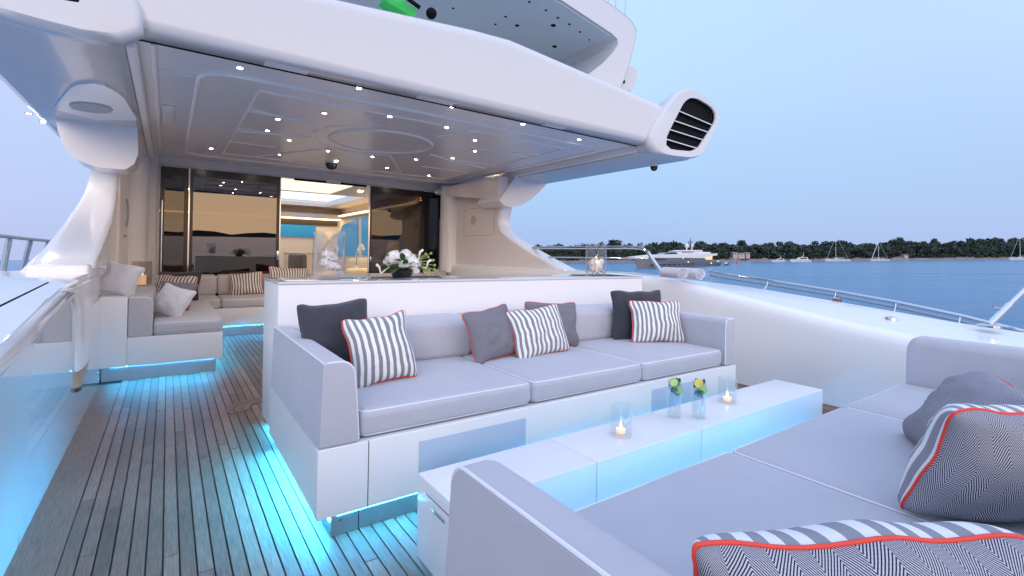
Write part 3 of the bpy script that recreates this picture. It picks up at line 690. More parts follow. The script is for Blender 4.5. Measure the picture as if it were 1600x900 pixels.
MB().lathe([(.001, 0), (.06, 0), (.08, .12), (.04, .22), (.001, .22)], 14).build('vase', GELB, orc, world=False)
MB().tube([(0, 0, .2), (.03, .02, .5), (.12, .05, .72), (.22, .06, .70)], .008, 5).build('stem', LEAF, orc, world=False)
fb = MB()
for k in range(9): fb.ball((.03 + .02 * k, .04, .45 + .27 * math.sin(k * .3)), .04, 7, 5, sc_=(1, .5, 1))
fb.build('blossom', PETAL, orc, world=False)

# ------------------------------------------------------------------ upper deck roof, seen above the fascia
ur = thing('upper_deck_roof', 'white hardtop roof of the upper deck with a grey-green underside', 'roof', (3, 6, 4.2))
inn = [(lambda p: (p.x, p.z))(un(u, v, y=4.55)) for u, v in ((880, 0), (958, 52), (966, 60), (967, 68), (960, 80), (943, 98), (922, 114), (900, 127))]
ott = [(lambda p: (p.x, p.z))(un(u, v, y=4.55)) for u, v in ((965, 150), (976, 125), (986, 95), (994, 62), (996, 48), (990, 34), (975, 20), (930, -12), (880, -46))]
top_l = [(2.2, ott[-1][1] + .16), (-1.2, ott[-1][1] - .1)]; bot_l = [(-1.2, inn[0][1] - .08), (.8, inn[0][1] + .02), (2.2, inn[0][1] + .05), (3.2, inn[0][1] + .03)]
prf = bot_l + inn + ott + top_l
n0 = len(prf); rows = []
cx0 = sum(p[0] for p in prf) / n0; cz0 = sum(p[1] for p in prf) / n0
def grow(P, d):
    out_ = []
    for i in range(len(P)):
        a, b = Vector(P[i - 1]), Vector(P[(i + 1) % len(P)]); t = (b - a).normalized(); out_.append((P[i][0] - t.y * d, P[i][1] + t.x * d))
    return out_
for y_, d in ((4.565, .02), (4.555, .008), (4.55, 0)): pass
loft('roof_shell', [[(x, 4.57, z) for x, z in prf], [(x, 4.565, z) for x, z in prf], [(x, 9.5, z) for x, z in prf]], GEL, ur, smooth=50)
und = bot_l + inn[:4]
def zu(x): return float(np.interp(x, [p[0] for p in und], [p[1] for p in und]))
MB().prism([(x, z - .004) for x, z in und[:-2]] + [(x, z - .02) for x, z in und[:-2]][::-1], 'y', 4.60, 9.4).build('roof_underside', ROOFU, ur)
lm = MB()
for u, v, r_ in ((865, 40, .04), (867, 73, .04), (808, 40, .035), (708, 13, .02), (827, 3, .02), (853, 16, .02), (872, 28, .02), (890, 38, .02), (906, 50, .02), (921, 62, .02), (790, 26, .02), (774, 38, .02)):
    p = un(u, v, z=4.3)
    for _ in range(4): p = un(u, v, z=zu(p.x) - .021)
    MB().lathe([(.001, p.z - .006), (r_ * .7, p.z - .006), (r_, p.z + .004)], 12, (p.x, p.y, 0)).build('roof_spot', BLACKM, ur)
for u0, u1 in ((951, 951), (962, 962), (977, 977)):
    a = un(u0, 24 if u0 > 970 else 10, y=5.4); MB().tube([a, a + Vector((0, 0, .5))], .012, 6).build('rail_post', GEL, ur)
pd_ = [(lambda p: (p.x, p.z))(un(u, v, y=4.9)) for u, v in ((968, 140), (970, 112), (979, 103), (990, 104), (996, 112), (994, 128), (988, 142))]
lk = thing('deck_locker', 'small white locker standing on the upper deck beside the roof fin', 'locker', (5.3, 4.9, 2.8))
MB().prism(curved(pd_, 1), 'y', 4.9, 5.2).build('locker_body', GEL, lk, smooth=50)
ah = un(973, 127, y=4.89); MB().box(ah.x - .08, ah.x + .04, 4.88, 4.899, ah.z - .02, ah.z + .02).build('latch', BLACKM, lk)
MB().box(5.1, 5.44, 4.85, 5.25, 2.801, min(q[1] for q in pd_) + .02).build('locker_stand', GEL, lk)
wtoy = thing('water_toy', 'bright green and black water toy peeking over the upper deck edge', 'water toy', (1.7, 4.6, 2.8))
tp = [un(u, v, y=4.45) for u, v in ((606, -22), (614, -14), (628, -6), (640, 2), (650, 10))]
MB().tube([p + Vector((0, .1, -.075)) for p in tp], .09, 12).build('hull', GREEN, wtoy)
MB().tube([un(u, v, y=4.42) for u, v in ((632, -6), (645, 4), (656, 12))], .02, 8).build('grip', BLACKM, wtoy)
q = un(674, 21, y=4.45); MB().ball((q.x, 4.45, q.z), .055, 10, 7).build('buffer', BLACKM, wtoy)

# ------------------------------------------------------------------ bar counter
bar = thing('bar_counter', 'long white bar counter behind the main sofa', 'bar', (2.2, 3.5, 0))
MB().rbox(.549, 3.871, 3.223, 3.747, .055, .984, .006, 2).build('counter_body', GELB, bar)
TOPM = prin('polished_counter_top', (.62, .62, .66), .06, coat=.6)
MB().rbox(.546, 1.46, 3.218, 3.752, .9845, 1.0, .004, 2).build('counter_top', TOPM, bar); MB().rbox(1.463, 3.874, 3.218, 3.752, .9845, 1.0, .004, 2).build('counter_top', TOPM, bar)
MB().box(.62, 3.8, 3.3, 3.68, 0, .055).build('plinth', BRUSH, bar)
MB().box(.6175, .6195, 3.32, 3.66, .03, .0535).build('led_strip', LED, bar)

# ------------------------------------------------------------------ sofas
def loop_rect(a0, a1, b0, b1, r, f, n=5):
    return [f(x, y) for x, y in rr(a0, a1, b0, b1, r)]
def cushion(parent, x0, x1, y0, y1, z0, z1, mat=FAB, r=.035, name='seat_cushion', b=.012, pipe=True):
    o = MB().rbox(x0, x1, y0, y1, z0, z1, r, 4, bulge=(.004, .004, b), mid=7, wob=.003).build(name, mat, parent, smooth=60)
    if pipe:
        ri = r * .95; k = r * .29
        MB().tube(loop_rect(x0 + k, x1 - k, y0 + k, y1 - k, r, lambda x, y: (x, y, z1 - k)), .0042, 5, closed=True).build('piping', PIPEW, o)
        MB().tube(loop_rect(x0 + k, x1 - k, y0 + k, y1 - k, r, lambda x, y: (x, y, z0 + k)), .0035, 5, closed=True).build('piping', PIPEW, o)
    return o
def armrest(parent, xo, xi, y0, y1, z0, z1, flare=.022, mat=FAB, ri=.06, soft=0):
    "upholstered arm: crisp piped outer edge, rounded inner shoulder; front end at y1 or y0 whichever faces the table"
    sg = 1 if xi > xo else -1; fr = y0 if y0 > 1.5 else y1; bk = y1 if y0 > 1.5 else y0; dy = 1 if bk > fr else -1
    w = abs(xi - xo)
    zt = z1
    def sec(y, q=1.0, dz=0):
        z1 = zt - dz
        P = [(0, z0), (.012, z1 - .012), (.016, z1 - .003), (.026, z1)]
        P += [(w - ri + ri * math.sin(R(a)), z1 - ri + ri * math.cos(R(a))) for a in range(0, 91, 15)]
        P += [(w + flare * .5, (z0 + z1) / 2), (w + flare, z0 + .01), (w + flare - .008, z0)]
        c = (w / 2, (z0 + z1) / 2)
        return [(xo + sg * (c[0] + (x - c[0]) * q), y, c[1] + (z - c[1]) * q) for x, z in P]
    rows = [sec(fr, .955), sec(fr + dy * .004, .985), sec(fr + dy * .012, 1.0)] + [sec(fr + (bk - fr) * k / 6) for k in range(1, 6)] + [sec(bk)]
    o = loft('armrest', rows, mat, parent, smooth=55)
    if soft:
        bpy.data.objects.remove(o)
        rows = [sec(fr + dy * soft * (1 - math.cos(R(a))), 1 - .05 * (1 - math.sin(R(a))), soft * (1 - math.sin(R(a)))) for a in (0, 12, 25, 40, 55, 72, 90)] + [sec(fr + dy * soft + (bk - fr - dy * soft) * k / 6) for k in range(1, 7)]
        o = loft('armrest', rows, mat, parent, smooth=70)
        pth = [r_[2] for r_ in rows]
        MB().tube([(x + sg * .0, y, z) for x, y, z in pth], .0045, 6).build('piping', PIPEW, o)
        return o
    e = [(x, fr + dy * .006, z) for x, y, z in sec(0, .992)]
    MB().tube(e[3:-1], .0042, 6).build('piping', PIPEW, o)
    MB().tube([(xo + sg * .016, y, z1 - .002) for y in np.linspace(fr + dy * .004, bk, 12)], .0042, 6).build('piping', PIPEW, o)
    return o
ms = thing('sofa', 'long grey three seat sofa backing onto the white bar', 'sofa', (2, 2.6, 0))
# base of white panels with two blue-grey shade patches in front
def base_front(parent, y, x0, x1, z0, z1, niches, dep=.05, sgn=1):
    xs = [x0] + [v for nn in niches for v in nn[:2]] + [x1]
    for i in range(len(xs) - 1):
        if i % 2 == 0: MB().rbox(xs[i] + .001, xs[i + 1] - .001, *sorted((y, y + sgn * dep)), z0, z1, .004, 2).build('base_panel', GELB, parent)
    for a, b, c, d in niches:
        MB().rbox(a + .0005, b - .0005, *sorted((y, y + sgn * dep)), z0, c, .003, 2).build('base_panel', GELB, parent); MB().rbox(a + .0005, b - .0005, *sorted((y, y + sgn * dep)), d, z1, .003, 2).build('base_panel', GELB, parent)
MB().box(.512, 3.566, 2.105, 3.21, .10, .384).build('base', GELB, ms)
base_front(ms, 2.054, .507, 3.571, .10, .386, [])
for a, b in ((.95, 1.56), (2.58, 3.15)):
    MB().rbox(a, b, 2.0515, 2.056, .19, .335, .002, 2).build('shade_patch', prin('shade_blue_grey', (.46, .54, .66), .3), ms)  # blue-grey colour stands in for shade and reflection on the base front
MB().box(.7155, .7185, 2.0530, 2.057, .10, .386).build('panel_seam', BLACKM, ms)
MB().box(.576, 3.50, 2.092, 3.15, 0, .10).build('plinth', BRUSH, ms)
MB().box(.690, .693, 2.0905, 2.094, 0.0, .10).build('panel_seam', BLACKM, ms)
MB().lathe([(.001, 0), (.007, 0), (.007, .004), (.001, .004)], 10).xf(Matrix.Translation((.612, 2.092, .062)) @ Matrix.Rotation(R(90), 4, 'X')).build('screw', STEEL, ms)
MB().box(.60, 3.49, 2.0895, 2.0915, .082, .0985).build('led_strip', LED, ms)
MB().box(.5735, .5755, 2.11, 3.14, .055, .098).build('led_strip', LEDB, ms)
armrest(ms, .512, .655, 2.058, 3.19, .388, .738)
armrest(ms, 3.56, 3.436, 2.058, 3.19, .388, .738, flare=.0, ri=.035)
for a, b in ((.684, 1.62), (1.624, 2.52), (2.524, 3.428)): cushion(ms, a, b, 2.075, 2.93, .39, .512)
for a, b in ((.672, 1.70), (1.705, 2.60), (2.605, 3.428)):
    o = MB().rbox(a, b, 2.84, 3.19, .50, .762, .05, 5, bulge=(.003, .012, .006), mid=6, wob=.003).build('back_cushion', FAB, ms, smooth=60)
    MB().tube([(b - .014, y, z) for y, z in rr(2.855, 3.175, .515, .747, .045)], .004, 5, closed=True).build('piping', PIPEW, o)
    MB().tube([(a + .014, y, z) for y, z in rr(2.855, 3.175, .515, .747, .045)], .004, 5, closed=True).build('piping', PIPEW, o)

ns = thing('sofa', 'grey sofa in the right foreground facing the coffee table', 'sofa', (2, .5, 0))
MB().box(.55, 3.62, -.22, 1.0, .10, .384).build('base', GELB, ns)
MB().box(.60, 3.55, -.15, .95, 0, .10).build('plinth', BRUSH, ns)
MB().box(.62, 3.6, .957, .985, .0962, .0988).build('led_strip', LED, ns)
MB().box(.66, 3.58, 1.0005, 1.004, .104, .150).build('led_strip', LEDFILL, ns)  # added strip out of view, throws cyan onto the table front
armrest(ns, .530, .668, -.22, 1.0, .388, .722, flare=.025, ri=.06, soft=.06)
armrest(ns, 3.66, 3.50, -.22, .985, .388, .765, flare=0, ri=.05, soft=.045)
for a, b in ((.69, 1.688), (1.692, 2.668), (2.672, 3.495)): cushion(ns, a, b, .03, 1.0, .39, .50, r=.03)
for a, b in ((.69, 1.688), (1.692, 2.668), (2.672, 3.495)): MB().rbox(a, b, -.22, .03, .49, .74, .05, 4, mid=4).build('back_cushion', FAB, ns, smooth=60)

cs = thing('corner_sofa', 'L shaped grey sofa against the port side and saloon doors', 'sofa', (0, 6.5, 0))
MB().rbox(-.49, -.284, 5.5, 8.7, .13, .745, .008, 2).build('back_block', GELB, cs)
MB().rbox(-.2835, .45, 5.5, 8.7, .13, .388, .006, 2).build('base', GELB, cs)
MB().rbox(.4505, 4.35, 7.66, 8.85, .13, .38, .006, 2).build('base', GELB, cs)
MB().box(-.46, .40, 5.56, 8.6, 0, .13).build('plinth', BRUSH, cs); MB().box(.40, 4.3, 7.72, 8.8, 0, .13).build('plinth', BRUSH, cs)
MB().box(-.40, .39, 5.5575, 5.5595, .1212, .1292).build('led_strip', LEDB, cs)
MB().box(.4005, .4025, 5.58, 7.3, .116, .129).build('led_strip', LED, cs)
MB().box(.46, 4.25, 7.7175, 7.7195, .1225, .1292).build('led_strip', LED, cs)
bk = [(-.279, .392), (-.279, .744)] + arc(-.165, .684, .06, 90, 0, 8) + [(-.1045, .40), (-.112, .392)]
m = MB(); rows = []
for y_, q in ((5.502, .985), (5.507, .996), (5.515, 1.0), (8.65, 1.0)): rows.append([(-.19 + (x - -.19) * q, y_, .57 + (z - .57) * q) for x, z in bk])
o = loft('back_cushion', rows, FABW, cs, smooth=50)
MB().tube([(-.279, 5.506, .741)] + [(x, 5.506, z - .002) for x, z in arc(-.165, .684, .058, 90, 0, 8)] + [(-.107, 5.506, .41), (-.115, 5.506, .396), (-.27, 5.506, .396)], .0042, 5).build('piping', PIPEW, o)
cushion(cs, -.10, .45, 5.50, 7.64, .39, .512, FABW)
for a, b in ((-.10, .60), (.604, 2.0), (2.004, 3.4), (3.404, 4.3)):
    cushion(cs, a, b, 7.66, 8.45, .385, .505, FABW)
for a, b in ((-.28, .60), (.604, 1.6), (1.604, 2.9), (2.904, 4.2)):
    MB().rbox(a, b, 8.38, 8.72, .50, .80, .05, 4, bulge=(.003, .01, .004), mid=5).build('back_cushion', FABW, cs, smooth=60)

# ------------------------------------------------------------------ coffee table
TABLE = prin('table_lacquer', (.80, .80, .81), .27)
ct = thing('coffee_table', 'long low white coffee table of three blocks between the sofas', 'table', (2.1, 1.6, 0))
for a, b in ((.80, 1.458), (1.462, 2.188), (2.192, 3.53)):
    MB().rbox(a, b, 1.43, 1.735, .03 if a < 1 else .09, .35, .006, 2).build('table_block', TABLE, ct)
MB().box(1.5, 3.4, 1.48, 1.68, 0, .09).build('plinth', BRUSH, ct); MB().box(.85, 1.4, 1.48, 1.68, 0, .03).build('plinth', BRUSH, ct)
MB().box(1.47, 3.5, 1.440, 1.465, .0825, .0885).build('led_strip', LED, ct)
MB().box(1.47, 3.5, 1.705, 1.714, .0825, .0885).build('led_strip', LED, ct)
MB().rbox(.794, .801, 1.50, 1.60, .262, .272, .002, 1).build('latch', STEEL, ct); MB().box(.7985, .801, 1.43, 1.66, .2995, .3015).build('panel_seam', BLACKM, ct)

# ------------------------------------------------------------------ pillows
def pillow(label, loc, w, h, t, front, back, yaw=0, lean=20, roll=0, pipe=PIPER, group='scatter pillows', ears=.125, seed=1, pr=.004, slump=0, wav=1.0):
    o = thing('pillow', label, 'pillow', loc, group=group)
    o.rotation_euler = (Matrix.Rotation(R(yaw), 3, 'Z') @ Matrix.Rotation(R(-lean), 3, 'X') @ Matrix.Rotation(R(roll), 3, 'Y')).to_euler()
    n = 26; rp_ = random.Random(seed); sx = rp_.uniform(0, 99); Kp = 1
    def P(u, v, s):
        cu = 1 - ears * (1 - v * v) ** 1.2 * (.8 + .4 * noise.noise((sx, v * 1.5, 3.0))); cv = 1 - ears * (1 - u * u) ** 1.2 * (.8 + .5 * noise.noise((u * 1.5, sx, 7.0)))
        x = w / 2 * u * cu; z = h / 2 * v * cv + h / 2
        th = t / 2 * ((1 - u * u) * (1 - v * v)) ** .42
        wr = .0
        e = max(abs(u), abs(v))
        wr = .012 * noise.noise((u * 3.2 + sx, v * 3.2, s * 2.0)) * (1 - e ** 4) + .006 * noise.noise((u * 9 + sx, v * 9, s * 4.0)) * (1 - e ** 6)
        dc = max(0, abs(u) + abs(v) - 1.72) / .28; x *= 1 - .05 * dc * dc; z = h / 2 + (z - h / 2) * (1 - .05 * dc * dc)
        edge = .012 * wav * noise.noise((u * 2 + sx, v * 2, 5.0))
        x += edge * .6; z += edge * .8
        z -= slump * (1 - u * u) * max(0, v) ** 2 * h
        y = -s * (th + wr * (1 if th > 0 else 0)) + .018 * noise.noise((u * 1.3 + sx, v * 1.3, 11.0))
        return (x, y, z)
    g = [math.sin(math.pi / 2 * (2 * i / n - 1)) for i in range(n + 1)]
    m = MB(); vs = [P(g[i], g[j], 1) for i in range(n + 1) for j in range(n + 1)]
    m.add(vs, [(i * (n + 1) + j, (i + 1) * (n + 1) + j, (i + 1) * (n + 1) + j + 1, i * (n + 1) + j + 1) for i in range(n) for j in range(n)], 0)
    vs = [P(g[i], g[j], -1) for i in range(n + 1) for j in range(n + 1)]
    m.add(vs, [(i * (n + 1) + j, i * (n + 1) + j + 1, (i + 1) * (n + 1) + j + 1, (i + 1) * (n + 1) + j) for i in range(n) for j in range(n)], 1)
    me = m.build('cover', [front, back], o, world=False, smooth=180)
    def cum(pts):
        a = [0.0]
        for k in range(1, len(pts)): a.append(a[-1] + (Vector(pts[k]) - Vector(pts[k - 1])).length)
        return [t - a[-1] / 2 for t in a]
    su = cum([P(q, 0, 1) for q in g]); sv = cum([P(0, q, 1) for q in g]); uvl = me.data.uv_layers.new(name='weave'); M_ = (n + 1) ** 2
    for lp in me.data.loops:
        k = lp.vertex_index % M_; uvl.data[lp.index].uv = (su[k // (n + 1)], sv[k % (n + 1)])
    if pipe:
        rim = [(g[i], -1) for i in range(n)] + [(1, g[i]) for i in range(n)] + [(g[n - i], 1) for i in range(n)] + [(-1, g[n - i]) for i in range(n)]
        MB().tube([P(u, v, 1) for u, v in rim], pr, 6, closed=True).build('piping', pipe, o, world=False)
    return o
G1 = 'pillows on the main sofa'
ZC = .512
pillow('charcoal pillow at the left end of the main sofa, behind a striped one', (.775, 2.66, ZC), .39, .42, .15, DARKF, DARKF, 2, 12, -4, DARKF, G1, seed=1)
pillow('grey striped red-edged pillow leaning on the charcoal one, left end of main sofa', (.945, 2.44, ZC), .36, .37, .17, STRIPE, HERRF, 2, 20, -5, PIPER, G1, seed=2, pr=.0038)
pillow('fine herringbone red-edged pillow, left of the middle group on the main sofa', (1.775, 2.63, ZC), .38, .35, .14, HERRF, STRIPE, 2, 20, -8, PIPER, G1, seed=3, pr=.0038)
pillow('grey striped red-edged pillow in the middle group on the main sofa', (2.11, 2.57, ZC), .47, .345, .15, STRIPE, HERRF, -1, 22, -5, PIPER, G1, seed=4, pr=.0038)
pillow('plain grey woven pillow, right and behind in the middle group on the main sofa', (2.33, 2.74, ZC), .50, .345, .12, HERRF, HERRF, 0, 12, 3, PIPER, G1, seed=5, pr=.0038)
pillow('charcoal pillow at the right end of the main sofa, behind a striped one', (3.20, 2.68, ZC), .50, .41, .13, DARKF, DARKF, -16, 10, 0, DARKF, G1, seed=6)
pillow('wide grey striped pillow at the right end of the main sofa', (3.20, 2.49, ZC), .47, .345, .14, STRIPE, HERRF, -22, 14, 1, PIPER, G1, seed=7, pr=.0038)
G2 = 'pillows on the foreground sofa'
pillow('large herringbone pillow with orange-red edge cut off by the bottom right corner', (.950, .335, .47), .62, .29, .25, HERR, STRIPEN, -30, -8, 1, PIPER, G2, seed=8, pr=.0048, ears=.12, wav=2.0)
pillow('herringbone pillow with a striped back standing second on the foreground sofa', (1.90, .36, .50), .54, .345, .24, HERR, STRIPEN, -25, -20, 2, PIPER, G2, seed=9, pr=.004)
pillow('plump herringbone pillow leaning furthest along the foreground sofa', (2.20, .55, .49), .58, .39, .27, HERR, STRIPEN, 208, 42, 0, PIPER, G2, seed=10, pr=.004)
G3 = 'pillows on the corner sofa'
pillow('silver quilted pillow perched on the back of the corner sofa', (-.405, 5.78, .748), .30, .31, .18, SILV, SILV, -14, 18, 14, PIPEW, G3, seed=12, pr=.004)
pillow('silver quilted pillow on the seat of the corner sofa', (-.035, 5.92, ZC), .36, .33, .17, SILV, SILV, -36, 26, 16, PIPEW, G3, seed=13, pr=.004)
pillow('dark herringbone pillow behind the silver one on the corner sofa', (.02, 6.35, ZC), .40, .34, .13, HERRF, STRIPEW, -34, 24, 4, PIPER, G3, seed=14)
pillow('brown striped pillow at the corner of the corner sofa', (.02, 7.15, ZC), .48, .38, .15, STRIPEW, DARKF, -30, 24, 3, PIPER, G3, seed=15)
pillow('dark brown pillow behind the brown striped one in the sofa corner', (.10, 7.55, ZC), .52, .40, .13, DARKF, DARKF, -26, 18, -2, DARKF, G3, seed=16)
pillow('brown striped pillow leaning by the doors, left of the bar end', (.98, 8.22, .505), .46, .36, .15, STRIPEW, DARKF, -8, 20, -5, PIPER, G3, seed=17)
pillow('brown striped pillow peeking over the bar behind the glass vase', (1.55, 8.2, .505), .60, .44, .16, STRIPEW, DARKF, 4, 18, 4, PIPER, G3, seed=18)
pillow('brown striped pillow peeking over the bar near the corner column', (4.05, 8.0, .505), .55, .40, .14, STRIPEW, DARKF, 14, 24, 0, PIPER, G3, seed=19)

# ------------------------------------------------------------------ glassware, candles, drinks
def vessel(r, h, th=.004, base=.012, n=28):
    return [(.0005, 0), (r * .96, 0), (r, .004), (r, h - th / 2), (r - th / 2, h), (r - th, h - th / 2), (r - th, base + .006), (r - th - .004, base), (.0005, base)]
def flame(parent, c, s=1.0):
    MB().lathe([(.0004, 0), (.0045 * s, .006 * s), (.005 * s, .012 * s), (.003 * s, .022 * s), (.0004, .034 * s)], 10, c).build('flame', FLAME, parent, world=False)
def votive(label, loc):
    t = thing('candle_glass', label, 'candle', loc, group='tealights on the coffee table')
    MB().lathe(vessel(.053, .145), 28).build('glass', CLEAR, t, world=False)
    c = MB().lathe([(.0005, .0125), (.022, .0125), (.023, .03), (.0205, .03), (.0205, .026), (.0005, .026)], 20).build('tealight', WAXM, t, world=False)
    flame(t, (0, 0, .03), 1.05)
votive('clear glass with a lit tealight, nearest on the coffee table', (1.77, 1.585, .35))
votive('clear glass with a lit tealight, right of the two drinks', (2.71, 1.61, .35))
def leaf(mb, c, d, up, L, Wd, mi=0):
    d = Vector(d).normalized(); s_ = d.cross(Vector(up)).normalized(); u_ = s_.cross(d); c = Vector(c)
    pts = [c]; fs = []
    for t, w_ in ((.3, .8), (.6, 1.0), (.85, .55)):
        b = c + d * L * t + u_ * (.12 * L * math.sin(t * 3)); pts += [b + s_ * Wd / 2 * w_, b - u_ * Wd * .1, b - s_ * Wd / 2 * w_]
    pts.append(c + d * L); fs = [(0, 1, 2), (0, 2, 3), (1, 4, 5, 2), (2, 5, 6, 3), (4, 7, 8, 5), (5, 8, 9, 6), (7, 10, 8), (8, 10, 9)]
    mb.add(pts, fs, mi)
def drink(label, loc, lemon, seed):
    t = thing('highball_drink', label, 'drink', loc, group='drinks on the coffee table'); rd = random.Random(seed)
    MB().lathe(vessel(.036, .195, .003, .022), 24).build('glass', CLEAR, t, world=False)
    MB().lathe([(.0005, .0225), (.0322, .0225), (.0322, .15), (.0005, .15)], 24).build('liquid', WATERG, t, world=False)
    ic = MB()
    for k in range(6):
        b = MB().rbox(-.013, .013, -.013, .013, -.013, .013, .003, 1); b.xf(Matrix.Translation((rd.uniform(-.012, .012), rd.uniform(-.012, .012), .115 + k * .008)) @ Matrix.Rotation(rd.uniform(0, 3), 4, Vector((rd.random(), rd.random(), 1)))); ic.add(b.v, b.f)
    ic.build('ice', ICE, t, world=False)
    mb = MB()
    for k in range(34):
        a = rd.uniform(0, 6.28); r_ = rd.uniform(.008, .028); z = rd.uniform(.115, .188)
        leaf(mb, (r_ * math.cos(a), r_ * math.sin(a), z), (math.cos(a + 2) * .5, math.sin(a + 2) * .5, rd.uniform(-.2, .8)), (rd.random(), rd.random(), .6), rd.uniform(.022, .034), .017)
    leaf(mb, (.015, -.01, .17), (.4, 0, 1), (1, 0, .3), .04, .018)
    mb.build('mint_leaves', MINT, t, world=False, smooth=0)
    for k, (cx_, cz_, rot) in enumerate(((-.027, .190, -38), (.004, .150, -28))):
        M = Matrix.Translation((cx_, -.016 - .004 * k, cz_)) @ Matrix.Rotation(R(90), 4, 'X') @ Matrix.Rotation(R(rot), 4, 'Y')
        s1_ = MB().lathe([(.0005, -.0025), (.0205, -.0025), (.0205, .0025), (.0005, .0025)], 20).xf(M).build('citrus_slice', LEMON if (lemon and k == 0) else LIME, t, world=False)
        MB().lathe([(.0206, -.003), (.0230, -.003), (.0230, .003), (.0206, .003), (.0206, -.003)], 20).xf(M).build('rind', LEMON if (lemon and k == 0) else RIND, s1_, world=False)
drink('tall iced drink with lime slices and mint, left of the pair', (2.215, 1.615, .35), False, 5)
drink('tall iced drink with lemon slice and mint, right of the pair', (2.315, 1.535, .35), True, 6)
def hurricane(label, loc, foot, candle, seed, r=.105, h=.30):
    t = thing('hurricane_vase', label, 'vase', loc, group='glass vases of shells on the bar'); rd = random.Random(seed)
    z0 = .03 if foot else 0
    m = MB().lathe([(a, b + z0) for a, b in vessel(r, h, .006, .016)], 36)
    if foot: m.lathe([(.0005, 0), (.078, 0), (.08, .006), (.05, .018), (.055, .031), (.0005, .031)], 28)
    m.build('glass', VASE, t, world=False)
    for k in range(26):
        a = rd.uniform(0, 6.28); q = rd.uniform(0, r - .04); z = z0 + .035 + rd.uniform(0, .12)
        s_ = rd.uniform(.024, .042); b = MB()
        if k % 3 == 0:   # scallop fan
            vs = [(0, 0, 0)] + [(s_ * 1.3 * math.cos(x_), .004 * (-1) ** i_, s_ * 1.3 * math.sin(x_)) for i_, x_ in enumerate(np.linspace(.3, 2.84, 12))]
            b.add(vs, [(0, i_, i_ + 1) for i_ in range(1, 12)]); b.add([(x_, y_ + .006, z_) for x_, y_, z_ in vs], [(0, i_ + 1, i_) for i_ in range(1, 12)])
        else:            # spiral cone
            b.lathe([(.0005, -s_), (s_ * .5, -s_ * .4), (s_ * .42, -s_ * .2), (s_ * .75, .1 * s_), (s_ * .6, s_ * .3), (s_ * .7, s_ * .6), (.0005, s_ * .9)], 10)
        b.xf(Matrix.Translation((q * math.cos(a), q * math.sin(a), z)) @ Matrix.Rotation(rd.uniform(0, 3), 4, Vector((rd.random(), rd.random(), rd.random()))))
        b.build('shell', SHELL if k % 4 else PETAL, t, world=False)
    if candle:
        MB().lathe([(.0005, z0 + .05), (.036, z0 + .05), (.036, z0 + .155), (.0005, z0 + .15)], 20).build('candle', WAXM, t, world=False)
        flame(t, (0, 0, z0 + .152), 1.3)
        for a in range(5):
            d = (math.cos(a * 1.256), math.sin(a * 1.256)); MB().tube([(.03 * d[0], .03 * d[1], z0 + .03), (.085 * d[0], .085 * d[1], z0 + .14)], .009, 6, r1=.004).build('starfish_arm', SHELL, t, world=False)
hurricane('large footed glass vase of shells on the left end of the bar', (.905, 3.46, 1.0), True, False, 1)
hurricane('straight glass jar of shells with a lit candle on the right end of the bar', (3.55, 3.55, 1.0), False, True, 2, .105, .32)
lt = thing('candle_lantern', 'smoked glass candle lantern on the back of the corner sofa', 'lantern', (-.24, 7.05, .75))
MB().lathe(vessel(.095, .28, .004), 28).build('glass', glass('smoked_glass', (.87, .84, .82), 1.5), lt, world=False)
MB().lathe([(.0005, .013), (.04, .013), (.04, .12), (.0005, .115)], 20).build('candle', WAXM, lt, world=False); flame(lt, (0, 0, .118), 2.6)

fl = thing('flower_arrangement', 'white hydrangeas and green leaves arranged on the bar', 'flowers', (1.50, 3.62, 1.0)); rf = random.Random(12)
MB().lathe([(.0005, 0), (.07, 0), (.09, .05), (.075, .07), (.0005, .065)], 20).build('bowl', BLACK, fl, world=False)
def hyd(c, r, n=70):
    m = MB()
    for k in range(n):
        z = rf.uniform(-.5, 1); a = rf.uniform(0, 6.28); q = math.sqrt(max(0, 1 - z * z)); d = Vector((q * math.cos(a), q * math.sin(a), z)); pc = Vector(c) + d * r * rf.uniform(.88, 1.05)
        t1 = d.orthogonal().normalized(); t2 = d.cross(t1); ph = rf.uniform(0, 6.28); pr_ = r * .23
        for b in range(4):
            an = ph + b * math.pi / 2; e = t1 * math.cos(an) + t2 * math.sin(an); f_ = t1 * math.cos(an + 1.57) + t2 * math.sin(an + 1.57)
            m.add([pc, pc + e * pr_ * .7 + f_ * pr_ * .42 + d * .004, pc + e * pr_ * 1.1 + d * .002, pc + e * pr_ * .7 - f_ * pr_ * .42 + d * .004], [(0, 1, 2, 3)])
    m.ball(c, r * .86, 10, 7); return m
for c, r in (((-.075, -.03, .15), .058), ((.03, 0, .165), .05), ((.065, -.06, .115), .062), ((-.02, -.08, .10), .035), ((.09, -.06, .05), .03), ((-.10, .02, .12), .04)): hyd(c, r).build('blossom', PETAL, fl, world=False, smooth=0)
for k in range(46):
    a = rf.uniform(0, 6.28); m = MB(); leaf(m, (.06 * math.cos(a), .06 * math.sin(a) - .02, rf.uniform(.05, .12)), (math.cos(a), math.sin(a) * .7, rf.uniform(-.35, .9)), (0, 0, 1), rf.uniform(.08, .14), .045); m.build('leaf', LEAF, fl, world=False, smooth=0)
for k in range(12):
    a = rf.uniform(-.8, .6); b = rf.uniform(.10, .2); m = MB(); pts = [(.08, 0, .08), (.08 + b * .5, .02 * a, .12 + a * .06), (.10 + b, .03 * a, .10 + a * .14 + .03)]
    m.tube(pts, .005, 5, r1=.002); m.ball(pts[-1], .011, 6, 5); m.build('bud_stem', LEAFY, fl, world=False)
